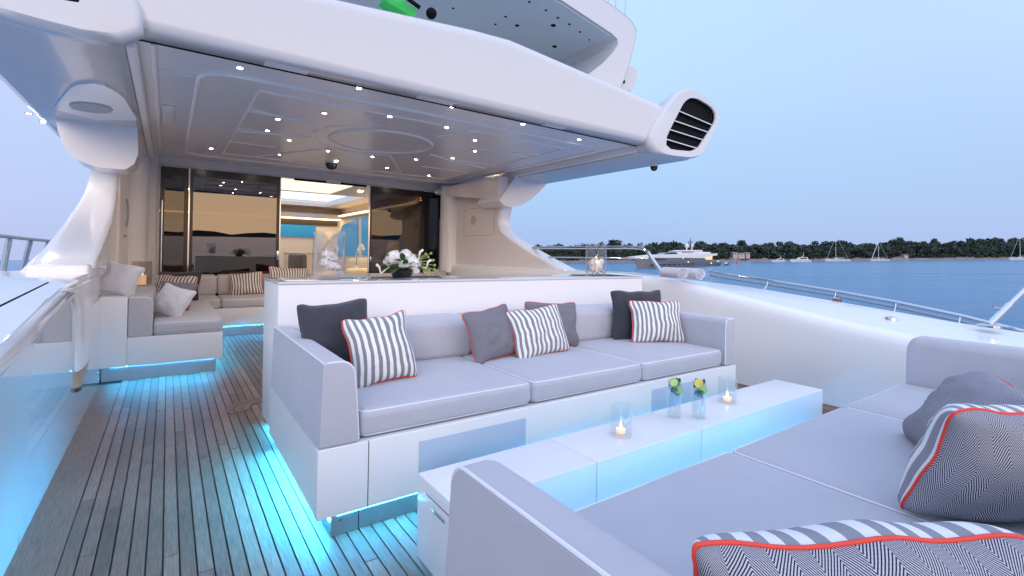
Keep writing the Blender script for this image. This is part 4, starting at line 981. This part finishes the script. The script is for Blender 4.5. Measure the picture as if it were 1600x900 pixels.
for x0, z0, s_ in ((.14, .15, 1), (.21, .07, 1), (-.17, .03, -1)):
    MB().tube([(x0 * .6, 0, .08), (x0, 0, z0), (x0 + .012 * s_, 0, z0 + .05), (x0 + .035 * s_, -.005, z0 + .068)], .006, 6, r1=.011).build('lily_bud', PETAL, fl, world=False)

# ------------------------------------------------------------------ rolled towels
def towel(label, loc, yaw, r, L, seed):
    t = thing('rolled_towel', label, 'towel', loc, group='rolled towels on the bulwark cap'); t.rotation_euler = (0, 0, yaw)
    turns = 3.6; n = 74; th = r / (turns + .9); o_, i_ = [], []
    for k in range(n + 1):
        a = k / n * turns * 2 * math.pi; q = th * .12 + th * a / (2 * math.pi) + .0015 * math.sin(k * 1.7 + seed)
        ov = .86
        o_.append((q * math.cos(a + seed), q * math.sin(a + seed) * ov + r)); i_.append(((q + th * .60) * math.cos(a + seed), (q + th * .60) * math.sin(a + seed) * ov + r))
    m = MB(); N_ = n + 1; vs = []
    for y in (-L / 2, -L / 2 + .012, L / 2 - .012, L / 2):
        e_ = 1 if abs(y) > L / 2 - .006 else 0
        dy = lambda k: .010 * noise.noise((k * .13, seed * 7, 2)) + .012 * (k / n - .5) * (1 if y < 0 else -1)
        vs += [(x, y + dy(k), z) for k, (x, z) in enumerate(o_)] + [(x, y + dy(k), z) for k, (x, z) in enumerate(i_)]
    fs = []
    for s_ in range(3):
        a0, b0 = s_ * 2 * N_, (s_ + 1) * 2 * N_
        for k in range(n):
            fs.append((a0 + k, a0 + k + 1, b0 + k + 1, b0 + k)); fs.append((a0 + N_ + k, b0 + N_ + k, b0 + N_ + k + 1, a0 + N_ + k + 1))
        fs.append((a0, b0, b0 + N_, a0 + N_)); fs.append((a0 + n, a0 + N_ + n, b0 + N_ + n, b0 + n))
    for a0 in (0, 6 * N_):
        for k in range(n): fs.append((a0 + k, a0 + N_ + k, a0 + N_ + k + 1, a0 + k + 1))
    m.add(vs, fs); m.build('towel_roll', TOWEL, t, world=False, smooth=50)
towel('rolled grey towel on the bulwark cap, left one of the pair', (4.42, 3.26, .953), R(-13), .078, .30, .3)
towel('rolled grey towel on the bulwark cap, right one of the pair', (4.635, 3.20, .950), R(-13), .078, .30, 1.4)

# ------------------------------------------------------------------ rails and deck fittings
hr = thing('handrail', 'bent chrome handrail rising from the starboard cap behind the jar', 'handrail', (4.75, 4.2, 1))
xr = 4.80
top = [un(u, v, x=xr) for u, v in ((700, 390), (850, 387), (985, 386.5))]
crv = [un(u, v, x=xr) for u, v in ((994, 386.8), (1004, 388.4), (1012, 393), (1017, 401), (1026, 414), (1036, 428))]
MB().tube(top + crv, .021, 10).build('top_rail', STEEL, hr)
MB().tube([un(u, v, x=xr) for u, v in ((700, 401), (870, 402), (1013, 403.5))], .009, 8).build('mid_rail', STEEL, hr)
MB().lathe([(.001, 0), (.03, 0), (.03, .012), (.001, .012)], 14, tuple(crv[-1])).build('base_flange', STEEL, hr)
sr_ = thing('side_rail', 'low chrome rail running along the outer edge of the starboard cap', 'rail', (5.6, 2, .8))
rp_ = [un(u, v, x=5.62) for u, v in ((1108, 424), (1130, 428), (1200, 438), (1300, 454), (1400, 472), (1500, 493), (1600, 518))]
rp_.append(rp_[-1] + (rp_[-1] - rp_[-2]) * 3)
MB().tube(rp_, .016, 8).build('rail_tube', STEEL, sr_)
MB().tube([p + Vector((.02, 0, -.05)) for p in rp_], .012, 8).build('rub_strip', BRUSH, sr_)
for u, v in ((1200, 438), (1306, 455), (1400, 472), (1500, 493)):
    p = un(u, v, x=5.62); MB().tube([p, p + Vector((-.03, 0, -.07)), (5.515, p.y, p.z - .12)], .009, 6).build('stanchion', STEEL, sr_)
sg = thing('awning_pole', 'chrome awning pole leaning out from the cap at the right frame edge', 'pole', tuple(un(1546, 507, x=5.2)))
b_ = un(1546, 507, x=5.2); e_ = un(1602, 452, x=5.62); dv = (e_ - b_)
MB().tube([b_ - dv * .02, b_ + dv * 3.0], .017, 10).build('pole', STEEL, sg); MB().tube([b_ - dv * .02, b_ + dv * .55], .024, 10).build('socket', STEEL, sg)
MB().lathe([(.001, -.02), (.075, -.02), (.075, -.004), (.05, .006), (.001, .006)], 18, tuple(b_)).build('base_flange', STEEL, sg)
MB().tube([b_ + dv * .42 + Vector((-.03, .02, 0)), b_ + dv * .42 + Vector((-.075, .05, .02))], .008, 6).build('locking_pin', STEEL, sg)
ff = un(1392, 497, x=5.0); zf_ = lambda x_, y_: interp(y_, ZIN_Y, ZIN_Z) + (interp(y_, OY, OZ) + .012 - interp(y_, ZIN_Y, ZIN_Z)) * (x_ - 4.6) / .8
fp = thing('deck_filler', 'small round chrome filler cap set in the starboard cap', 'fitting', tuple(ff))
MB().lathe([(.001, .008), (.018, .008), (.021, .011), (.038, .008), (.042, .0), (.042, -.03), (.001, -.03)], 20).build('cap_ring', STEEL, fp, world=False); MB().lathe([(.001, .0115), (.016, .0115), (.016, .008)], 14).build('cap_key', BLACK, fp, world=False)
ff = un(1308, 458, x=5.46); ff.z = interp(ff.y, OY, OZ)
cb = thing('cleat_box', 'small brown fairlead on the outer edge of the starboard cap', 'fitting', tuple(ff))
MB().rbox(-.03, .03, -.035, .035, -.01, .035, .008).build('body', prin('bronze', (.20, .14, .10), .4, metal=.6), cb, world=False); MB().tube([(-.01, -.03, .037), (-.01, .03, .037)], .007, 6).build('roller', STEEL, cb, world=False)
lr = thing('side_rail', 'grey pipe railing on the port side deck at the left frame edge', 'railing', (-1.5, 8, .9))
xl = -1.45
t0, t1_ = un(-60, 363, x=xl), un(84, 377, x=xl); MB().tube([t0, un(0, 368.5, x=xl), un(40, 373, x=xl), t1_], .020, 8).build('top_rail', BRUSH, lr)
for u, v, ub, vb in ((15, 371, 1, 440), (48, 375, 30, 440), (74, 377, 60, 440)):
    a, b = un(u, v, x=xl), un(ub, vb, x=xl); MB().tube([a, b], .028 if u < 50 else .02, 8).build('stanchion', BRUSH, lr)
    mm = a * .55 + b * .45; MB().ball(tuple(mm), .022, 8, 6).build('rail_knob', STEEL, lr)

# ------------------------------------------------------------------ sea frame (the yacht heels a little against the sea)
nrm = ray(1600, 397.5).cross(ray(950, 401)); nrm = nrm if nrm.z > 0 else -nrm; nrm.normalize()
HS = 4.5; SO = CAM - nrm * HS
yv = (FWD - nrm * FWD.dot(nrm)).normalized(); xv = yv.cross(nrm)
SM = Matrix(((xv.x, yv.x, nrm.x, SO.x), (xv.y, yv.y, nrm.y, SO.y), (xv.z, yv.z, nrm.z, SO.z), (0, 0, 0, 1)))
SI = SM.inverted()
def seapt(u, v):
    d = ray(u, v); t = (SO - CAM).dot(nrm) / d.dot(nrm); return SI @ (CAM + d * t)
def at_depth(u, depth):
    d = SI.to_3x3() @ ray(u, 399); return Vector((d.x / d.y * depth, depth, 0))
def seathing(name, label, cat, loc, rz=0, group=None):
    o = thing(name, label, cat, (0, 0, 0), group); o.matrix_world = SM @ Matrix.Translation(loc) @ Matrix.Rotation(rz, 4, 'Z'); return o

def watermat():
    m, t = newmat('sea_water')
    o = N(t, 'ShaderNodeOutputMaterial'); p = N(t, 'ShaderNodeBsdfPrincipled', inp={'Base Color': (.04, .19, .36, 1), 'Roughness': .2, 'IOR': 1.33}); t.links.new(p.outputs[0], o.inputs[0])
    c = N(t, 'ShaderNodeTexCoord'); mp = N(t, 'ShaderNodeMapping', inp={'Scale': (.5, 1.3, 1)}); t.links.new(c.outputs['Object'], mp.inputs[0])
    n1 = N(t, 'ShaderNodeTexNoise', inp={'Scale': .55, 'Detail': 6, 'Roughness': .6}); t.links.new(mp.outputs[0], n1.inputs['Vector'])
    n2 = N(t, 'ShaderNodeTexNoise', inp={'Scale': .02, 'Detail': 6, 'Distortion': .8}); t.links.new(mp.outputs[0], n2.inputs['Vector'])
    b = N(t, 'ShaderNodeBump', inp={'Strength': .9, 'Distance': .9}); t.links.new(n1.outputs[0], b.inputs['Height'])
    b2 = N(t, 'ShaderNodeBump', inp={'Strength': 1.0, 'Distance': 9.0}); t.links.new(n2.outputs[0], b2.inputs['Height']); t.links.new(b.outputs[0], b2.inputs['Normal'])
    t.links.new(b2.outputs[0], p.inputs['Normal']); return m
def strmesh(name, mb, mat, label, kind='structure', smooth=0):
    o = mb.build(name, mat, smooth=smooth); o.matrix_world = SM; return tag(o, label, None, kind=kind)
S_ = 9000
strmesh('sea', MB().add([(-S_, -S_, 0), (S_, -S_, 0), (S_, S_, 0), (-S_, S_, 0)], [(0, 1, 2, 3)]), watermat(), 'calm blue sea at dusk')

# shoreline from measured waterline
SU = [640, 760, 870, 950, 1000, 1100, 1200, 1300, 1400, 1500, 1600, 1700, 1800]
SV = [411, 411, 410.5, 410, 409.8, 409.5, 408.8, 407.6, 406.8, 406.2, 405.6, 405, 404.6]
TV = [391, 389, 386, 382, 382, 381, 381, 380, 377.5, 375, 366, 362, 360]
shore = [seapt(u, v) for u, v in zip(SU, SV)]
def shore_at(u):
    x_ = interp(u, SU, [p.x for p in shore]); y_ = interp(u, SU, [p.y for p in shore]); return Vector((x_, y_, 0))
def top_h(u):
    p = shore_at(u); return HS + (interp(u, [950, 1600], [401, 397.5]) - interp(u, SU, TV)) / F * (p.y + 50)
ROCK = prin('shore_rock', (.24, .19, .165), .9, noise_amt=.8, noise_scale=.4, bump=1, bump_scale=.6, bdist=1.0)
rk = MB(); us = np.linspace(640, 1800, 260); rr_ = random.Random(2); vs = []
prof_r = ((-1.5, -.6), (0, .5), (1.2, 1.0), (3.5, 1.5), (8, 2.3), (14, 2.6))
for u in us:
    p = shore_at(u)
    for j, (d, z) in enumerate(prof_r):
        nz = noise.noise((p.x * .12, d * .2, 1)) ; vs.append((p.x, p.y + d + nz * 2.5, z * (.75 + .9 * max(-.5, nz + .3)) + .5 * noise.noise((p.x * .5, d, 4)) if z > 0 else z))
k = len(prof_r); rk.add(vs, [(i * k + j, (i + 1) * k + j, (i + 1) * k + j + 1, i * k + j + 1) for i in range(len(us) - 1) for j in range(k - 1)])
strmesh('rocky_shore', rk, ROCK, 'low pale rocky shore along the far side of the water')
hd = MB(); vs = []; us2 = np.linspace(620, 1820, 80); ds = (6, 30, 60, 110, 200)
for u in us2:
    p = shore_at(min(max(u, 640), 1800)); hh = max(2, top_h(min(max(u, 640), 1800)) - 7)
    for d, f_ in zip(ds, (.0, .35, .8, 1.0, .9)): vs.append((p.x * (1 + d / p.y), p.y + d, 1.2 + hh * f_ * .9))
k = len(ds); hd.add(vs, [(i * k + j, (i + 1) * k + j, (i + 1) * k + j + 1, i * k + j + 1) for i in range(len(us2) - 1) for j in range(k - 1)])
strmesh('headland', hd, prin('headland_soil', (.05, .06, .04), .9, noise_amt=.4, noise_scale=.1), 'low wooded headland behind the moored boats')
# wood of umbrella pines: one mass of small leaf faces
fm = MB(); rt_ = random.Random(9)
def tree(c, h, w, mb):
    # trunk
    tw = .25 + h * .02; bx, by, bz = c
    mb.add([(bx - tw, by, bz - 1), (bx + tw, by, bz - 1), (bx + tw * .5, by, bz + h * .7), (bx - tw * .5, by, bz + h * .7)], [(0, 1, 2, 3)], 2)
    mb.add([(bx, by - tw, bz - 1), (bx, by + tw, bz - 1), (bx, by + tw * .5, bz + h * .7), (bx, by - tw * .5, bz + h * .7)], [(0, 1, 2, 3)], 2)
    nl = rt_.randint(6, 9)
    for q in range(nl):
        a = rt_.uniform(0, 6.28); rr2 = rt_.uniform(0, .6) * w / 2; cc = Vector((bx + rr2 * math.cos(a), by + rr2 * math.sin(a), bz + h * rt_.uniform(.22, .88))); lr_ = w * rt_.uniform(.20, .34); mi = 0 if rt_.random() < .6 else 1
        for f_ in range(26):
            z = rt_.uniform(-.7, 1); an = rt_.uniform(0, 6.28); s_ = math.sqrt(max(0, 1 - z * z)); d = Vector((s_ * math.cos(an), s_ * math.sin(an), z * .75)); p = cc + d * lr_ * rt_.uniform(.7, 1.08)
            t1 = Vector((rt_.uniform(-1, 1), rt_.uniform(-1, 1), rt_.uniform(-.6, .6))).normalized(); t2 = t1.cross(d).normalized() if t1.cross(d).length > .01 else Vector((0, 0, 1)); e = lr_ * rt_.uniform(.28, .5)
            mb.add([p - t1 * e, p + t2 * e * .7, p + t1 * e, p - t2 * e * .7], [(0, 1, 2, 3)], mi)
for d in (7, 12, 20, 30, 42, 60, 85):
    u = 640
    while u < 1790:
        u += rt_.uniform(5, 11) * (1.25 if d > 40 else 1)
        p = shore_at(u); H_ = top_h(u); gz = 1.2 + max(2, H_ - 7) * .9 * interp(d, ds, (.0, .35, .8, 1.0, .9))
        if d < 16 and 1138 < u < 1174: continue
        hmax = max(4.5, H_ * (1 + d / 600) + 2.0 - gz)
        h = (rt_.uniform(3, 5) if d == 7 else min(rt_.uniform(6.5, 10.5), hmax)) * (rt_.uniform(.8, 1.12)); w = h * rt_.uniform(.75, 1.25)
        tree((p.x * (1 + d / p.y), p.y + d + rt_.uniform(-4, 4), gz), h, w, fm)
print('forest faces', len(fm.f))
fo = fm.build('pine_wood', [prin('pine_foliage', (.022, .040, .030), .8), prin('pine_foliage_light', (.038, .058, .036), .8), prin('pine_trunk', (.12, .085, .07), .9)], smooth=0); fo.matrix_world = SM
tag(fo, 'dark umbrella pine wood covering the headland', None, kind='stuff')
# hills astern, seen only as a reflection in the doors
hl = MB(); vs = []
for i in range(121):
    a = R(180 + 180 * i / 120); z = 14 + 62 * abs(noise.noise((i * .31, 2, 1))) + 50 * max(0, noise.noise((i * .09, 8, 1))); q = Vector((3600 * math.cos(a), 3600 * math.sin(a), 0))
    vs += [(q.x, q.y, -5), (q.x, q.y, z), (q.x * 1.2, q.y * 1.2, -5)]
hl.add(vs, [(i * 3 + j, i * 3 + 3 + j, i * 3 + 4 + j, i * 3 + 1 + j) for i in range(120) for j in range(2)])
strmesh('far_hills', hl, prin('far_hills_scrub', (.05, .055, .06), .9), 'dark hills on the horizon astern')

# ------------------------------------------------------------------ boats
HULLG = prin('grey_hull_paint', (.20, .185, .19), .25, coat=.3); BOATW = prin('boat_white', (.75, .73, .71), .35); BWIN = prin('boat_window', (.015, .015, .02), .1); WARMW = emis('warm_window', (1.0, .62, .30), 1.3)
my = un(1050, 417, z=-3)
A, B = seapt(996, 419.5), seapt(1118, 414.8)
mid = (A + B) / 2; ln = (B - A).length; rz = math.atan2((B - A).y, (B - A).x)
yt = seathing('motor_yacht', 'large grey hulled motor yacht with white decks moored off the headland', 'yacht', mid, rz)
def hullloft(L, sec, name, mat, parent, nn=14):
    secs = []
    for i in range(nn + 1): secs.append(sec(i / nn))
    return loft(name, secs, mat, parent, smooth=40)
L = ln
pxm = (mid.y) / F      # metres per photo pixel at the yacht
def hs(t):   # t 0 bow .. 1 stern, bow at -x
    x_ = -L / 2 + t * L; w = 3.1 * (1 - (1 - min(1, t / .45)) ** 2.2) + .02; zt = interp(t, [0, .3, .75, .82, 1], [16, 13.8, 11, 9, 5]) * pxm; rake = -10 * pxm * (1 - t) ** 3
    return [(x_ + rake, -w, zt), (x_ + rake * .4, -w * .85, zt * .45), (x_, -w * .55, -.4), (x_, w * .55, -.4), (x_ + rake * .4, w * .85, zt * .45), (x_ + rake, w, zt)]
hullloft(L, hs, 'hull', HULLG, yt, 20)
def bs(x0, x1, zf0, zf1, zb0, zb1, w, name, mat, slope=2.0):
    v = []
    for x_, z0, z1, ww in ((x0, zf0, zf0 + .05, w * .5), (x0 + (x1 - x0) * .3, zf0, zf1, w), (x0 + (x1 - x0) * .8, zb0, zb1, w), (x1, zb0, zb1 - .1, w * .9)):
        v.append([(x_, -ww, z0), (x_, -ww, z1 * .75 + z0 * .25), (x_, -ww * .85, z1), (x_, ww * .85, z1), (x_, ww, z1 * .75 + z0 * .25), (x_, ww, z0)])
    return loft(name, v, mat, yt, smooth=30)
X = lambda u: (u - 1057) * pxm * (L / (122 * pxm)); Z = lambda v: (417.5 - v) * pxm
loft('foredeck', [[(X(984), -.1, Z(402)), (X(984), .1, Z(402)), (X(984), .1, Z(401.5)), (X(984), -.1, Z(401.5))], [(X(1015), -2.4, Z(403)), (X(1015), 2.4, Z(403)), (X(1015), 2.4, Z(398.5)), (X(1015), -2.4, Z(398.5))], [(X(1080), -3, Z(404)), (X(1080), 3, Z(404)), (X(1080), 3, Z(397)), (X(1080), -3, Z(397))], [(X(1110), -2.9, Z(399.5)), (X(1110), 2.9, Z(399.5)), (X(1110), 2.9, Z(396.5)), (X(1110), -2.9, Z(396.5))]], BOATW, yt, smooth=25)
bs(X(1024), X(1100), Z(398), Z(394.5), Z(398), Z(394), 2.4, 'wheelhouse', BOATW)
bs(X(1026), X(1044), Z(398.2), Z(395.5), Z(398), Z(395.2), 2.46, 'windscreen', BWIN)
bs(X(1040), X(1086), Z(393.8), Z(391.5), Z(393.8), Z(391), 2.2, 'flybridge', BOATW)
bs(X(1044), X(1070), Z(395.2), Z(393.6), Z(395.2), Z(393.6), 2.47, 'upper_window', BWIN)
MB().box(X(1052), X(1086), -3.04, 3.04, Z(406.5), Z(404.2)).build('main_window', INTD, yt); MB().box(X(1082), X(1100), -2.9, 2.9, Z(407), Z(401)).build('aft_saloon', WARMW, yt)
MB().box(X(1008), X(1026), -2.62, 2.62, Z(406), Z(404.6)).build('fore_window', BWIN, yt)
for k_ in range(9): MB().box(X(1009 + 7 * k_), X(1012 + 7 * k_), -3.02, 3.02, Z(413.6), Z(412.6)).build('porthole', BWIN, yt)
for u, v in ((1058, 410), (1050, 404.5), (1098, 412.8)): MB().ball((X(u), -2.9, Z(v)), .28, 8, 6).build('deck_light', SPOT if False else LAMPSH, yt)
MB().ball((X(1066.5), 0, Z(384.5)), 3.6 * pxm, 14, 10).build('satellite_dome', BOATW, yt); MB().ball((X(1074.5), 0, Z(384.2)), 3.2 * pxm, 14, 10).build('satellite_dome', BOATW, yt)
MB().tube([(X(1066), 0, Z(391)), (X(1066), 0, Z(387))], .3, 6).build('dome_mount', BOATW, yt); MB().tube([(X(1074.5), 0, Z(391)), (X(1074.5), 0, Z(387))], .3, 6).build('dome_mount', BOATW, yt)
MB().tube([(X(1072.5), 0, Z(391)), (X(1072.5), 0, Z(371.5))], .28, 6, r1=.1).build('mast', BWIN, yt); MB().box(X(1070), X(1075), -.6, .6, Z(378.4), Z(377.4)).build('radar_bar', BWIN, yt)
MB().box(X(1110), X(1119), -2.4, 2.4, Z(414.5), Z(412)).build('swim_platform', HULLG, yt)
MB().ball((X(1122.5), 0, Z(411)), 2.6 * pxm, 8, 6).build('stern_fender', BOATW, yt)
td = seapt(1134, 415)
tn = seathing('tender', 'small grey tender floating behind the motor yacht', 'dinghy', td, rz)
loft('hull', [[(-2.3, -.1, .6), (-2.3, 0, .0), (-2.3, .1, .6)], [(-1, -.9, .8), (-1, 0, -.2), (-1, .9, .8)], [(2.2, -.9, .7), (2.2, 0, -.2), (2.2, .9, .7)]], HULLG, tn); MB().rbox(-.2, .9, -.4, .4, .6, 1.7, .1).build('console', BOATW, tn); MB().rbox(2.1, 2.6, -.3, .3, .2, 1.2, .08).build('outboard', BWIN, tn)
def smallhull(parent, L, W_, h, mat=BOATW):
    def s_(t):
        w = W_ / 2 * (1 - (1 - min(1, t / .5)) ** 2) + .02; zt = h * (1.35 - .4 * t); r_ = -L * .08 * (1 - t) ** 2
        return [(-L / 2 + t * L + r_, -w, zt), (-L / 2 + t * L, -w * .6, -.3), (-L / 2 + t * L, w * .6, -.3), (-L / 2 + t * L + r_, w, zt)]
    hullloft(L, s_, 'hull', mat, parent, 10)
def motorboat(label, u, v, L, flip):
    o = seathing('motorboat', label, 'boat', seapt(u, v), R(180) if flip else 0, 'small boats moored off the headland')
    smallhull(o, L, L * .3, L * .11); MB().prism([(-L * .2, L * .10), (-L * .06, L * .24), (L * .3, L * .24), (L * .36, L * .10)], 'y', -L * .11, L * .11).build('cabin', BOATW, o)
    MB().prism([(-L * .13, L * .15), (-L * .06, L * .215), (L * .26, L * .215), (L * .29, L * .15)], 'y', -L * .113, L * .113).build('window', BWIN, o)
    MB().tube([(L * .12, 0, L * .24), (L * .16, 0, L * .5)], .12, 6).build('mast', BOATW, o); MB().tube([(L * .0, 0, L * .245), (L * .2, 0, L * .33)], .1, 6).build('antenna', BOATW, o)
motorboat('little white motorboat, leftmost of the small moored boats', 1217, 409.2, 9.5, False)
motorboat('white motorboat with a mast, second of the small moored boats', 1251, 409.2, 13.5, False)
def sail(label, u, v, L, mast, flip, jib):
    o = seathing('sailboat', label, 'sailboat', seapt(u, v), R(180) if flip else 0, 'sailing boats moored off the headland')
    smallhull(o, L, L * .28, L * .085); MB().prism([(-L * .15, L * .08), (-L * .08, L * .13), (L * .2, L * .12), (L * .25, L * .08)], 'y', -L * .08, L * .08).build('cabin', BOATW, o)
    MB().prism([(-L * .09, L * .098), (-L * .06, L * .118), (L * .17, L * .112), (L * .18, L * .098)], 'y', -L * .083, L * .083).build('window', BWIN, o)
    MB().tube([(-L * .08, 0, L * .08), (-L * .08, 0, mast)], .16, 6, r1=.09).build('mast', BOATW, o)
    MB().tube([(-L * .08, 0, L * .17), (L * .36, 0, L * .165)], .22, 6).build('boom', prin('sail_cover', (.16, .17, .22), .8) if 'sail_cover' not in MATS else MATS['sail_cover'], o)
    MB().tube([(-L * .48, 0, L * .12), (-L * .08, 0, mast * .97)], .20 if jib else .06, 5).build('forestay', BOATW, o); MB().tube([(L * .48, 0, L * .1), (-L * .08, 0, mast)], .05, 5).build('backstay', BOATW, o)
sail('white sailboat with a bare mast, left of the two sailboats in the middle', 1309, 408.2, 17.5, 19.5, False, False)
sail('white sailboat with a furled jib, right of the two sailboats in the middle', 1375, 407.6, 13.5, 15.8, False, True)
sail('white sailboat against the headland at the right frame edge', 1597, 406.2, 19, 20.5, False, False)
by = seathing('buoy', 'small red mooring buoy beside the motor yacht', 'buoy', seapt(1151, 412.5))
BR = prin('buoy_red', (.55, .06, .05), .4); MB().lathe([(.001, -.3), (.5, -.1), (.55, .4), (.25, .8), (.12, 1.7), (.001, 1.75)], 12).build('float', BR, by, world=False); MB().ball((0, 0, 1.9), .22, 8, 6).build('top_mark', BR, by, world=False)
# villa and hut ashore
def house(name, label, u, v, dpt, parts, cat):
    p = at_depth(u, shore_at(u).y + dpt); mpp = p.y / F; zz = HS - (v - interp(u, [950, 1600], [401, 397.5])) * mpp
    o = seathing(name, label, cat, (p.x, p.y, zz - .0)); VW = MATS.get('villa_wall') or prin('villa_wall', (.45, .40, .38), .8); VR = MATS.get('villa_roof') or prin('villa_roof', (.38, .26, .22), .8)
    for (x0, x1, z0, z1, gable) in parts:
        x0 *= mpp; x1 *= mpp; z0 *= mpp; z1 *= mpp
        MB().box(x0, x1, -3, 3, z0 - 3, z1).build('wall', VW, o)
        MB().prism([(-3.5, z1), (0, z1 + gable), (3.5, z1)], 'x', x0 - .3, x1 + .3).build('roof', VR, o)
        n_ = max(1, int((x1 - x0) / 2.6))
        for q in range(n_):
            xc = x0 + (q + .5) * (x1 - x0) / n_; MB().box(xc - .5, xc + .5, -3.06, -2.9, z0 + (z1 - z0) * .3, z0 + (z1 - z0) * .8).build('window', BWIN, o)
house('villa', 'pale low villa among the pines behind the motor yacht', 1157, 398, 12, [(-14, -7, 0, 2.8, .8), (-6, 4, -.5, 1.6, .7), (6, 12, 0, 2.2, .8)], 'house')
house('boat_hut', 'tiny white hut standing on the shore under the pines', 1412, 400.5, 8, [(-3, 3, 0, 2.6, .5)], 'hut')
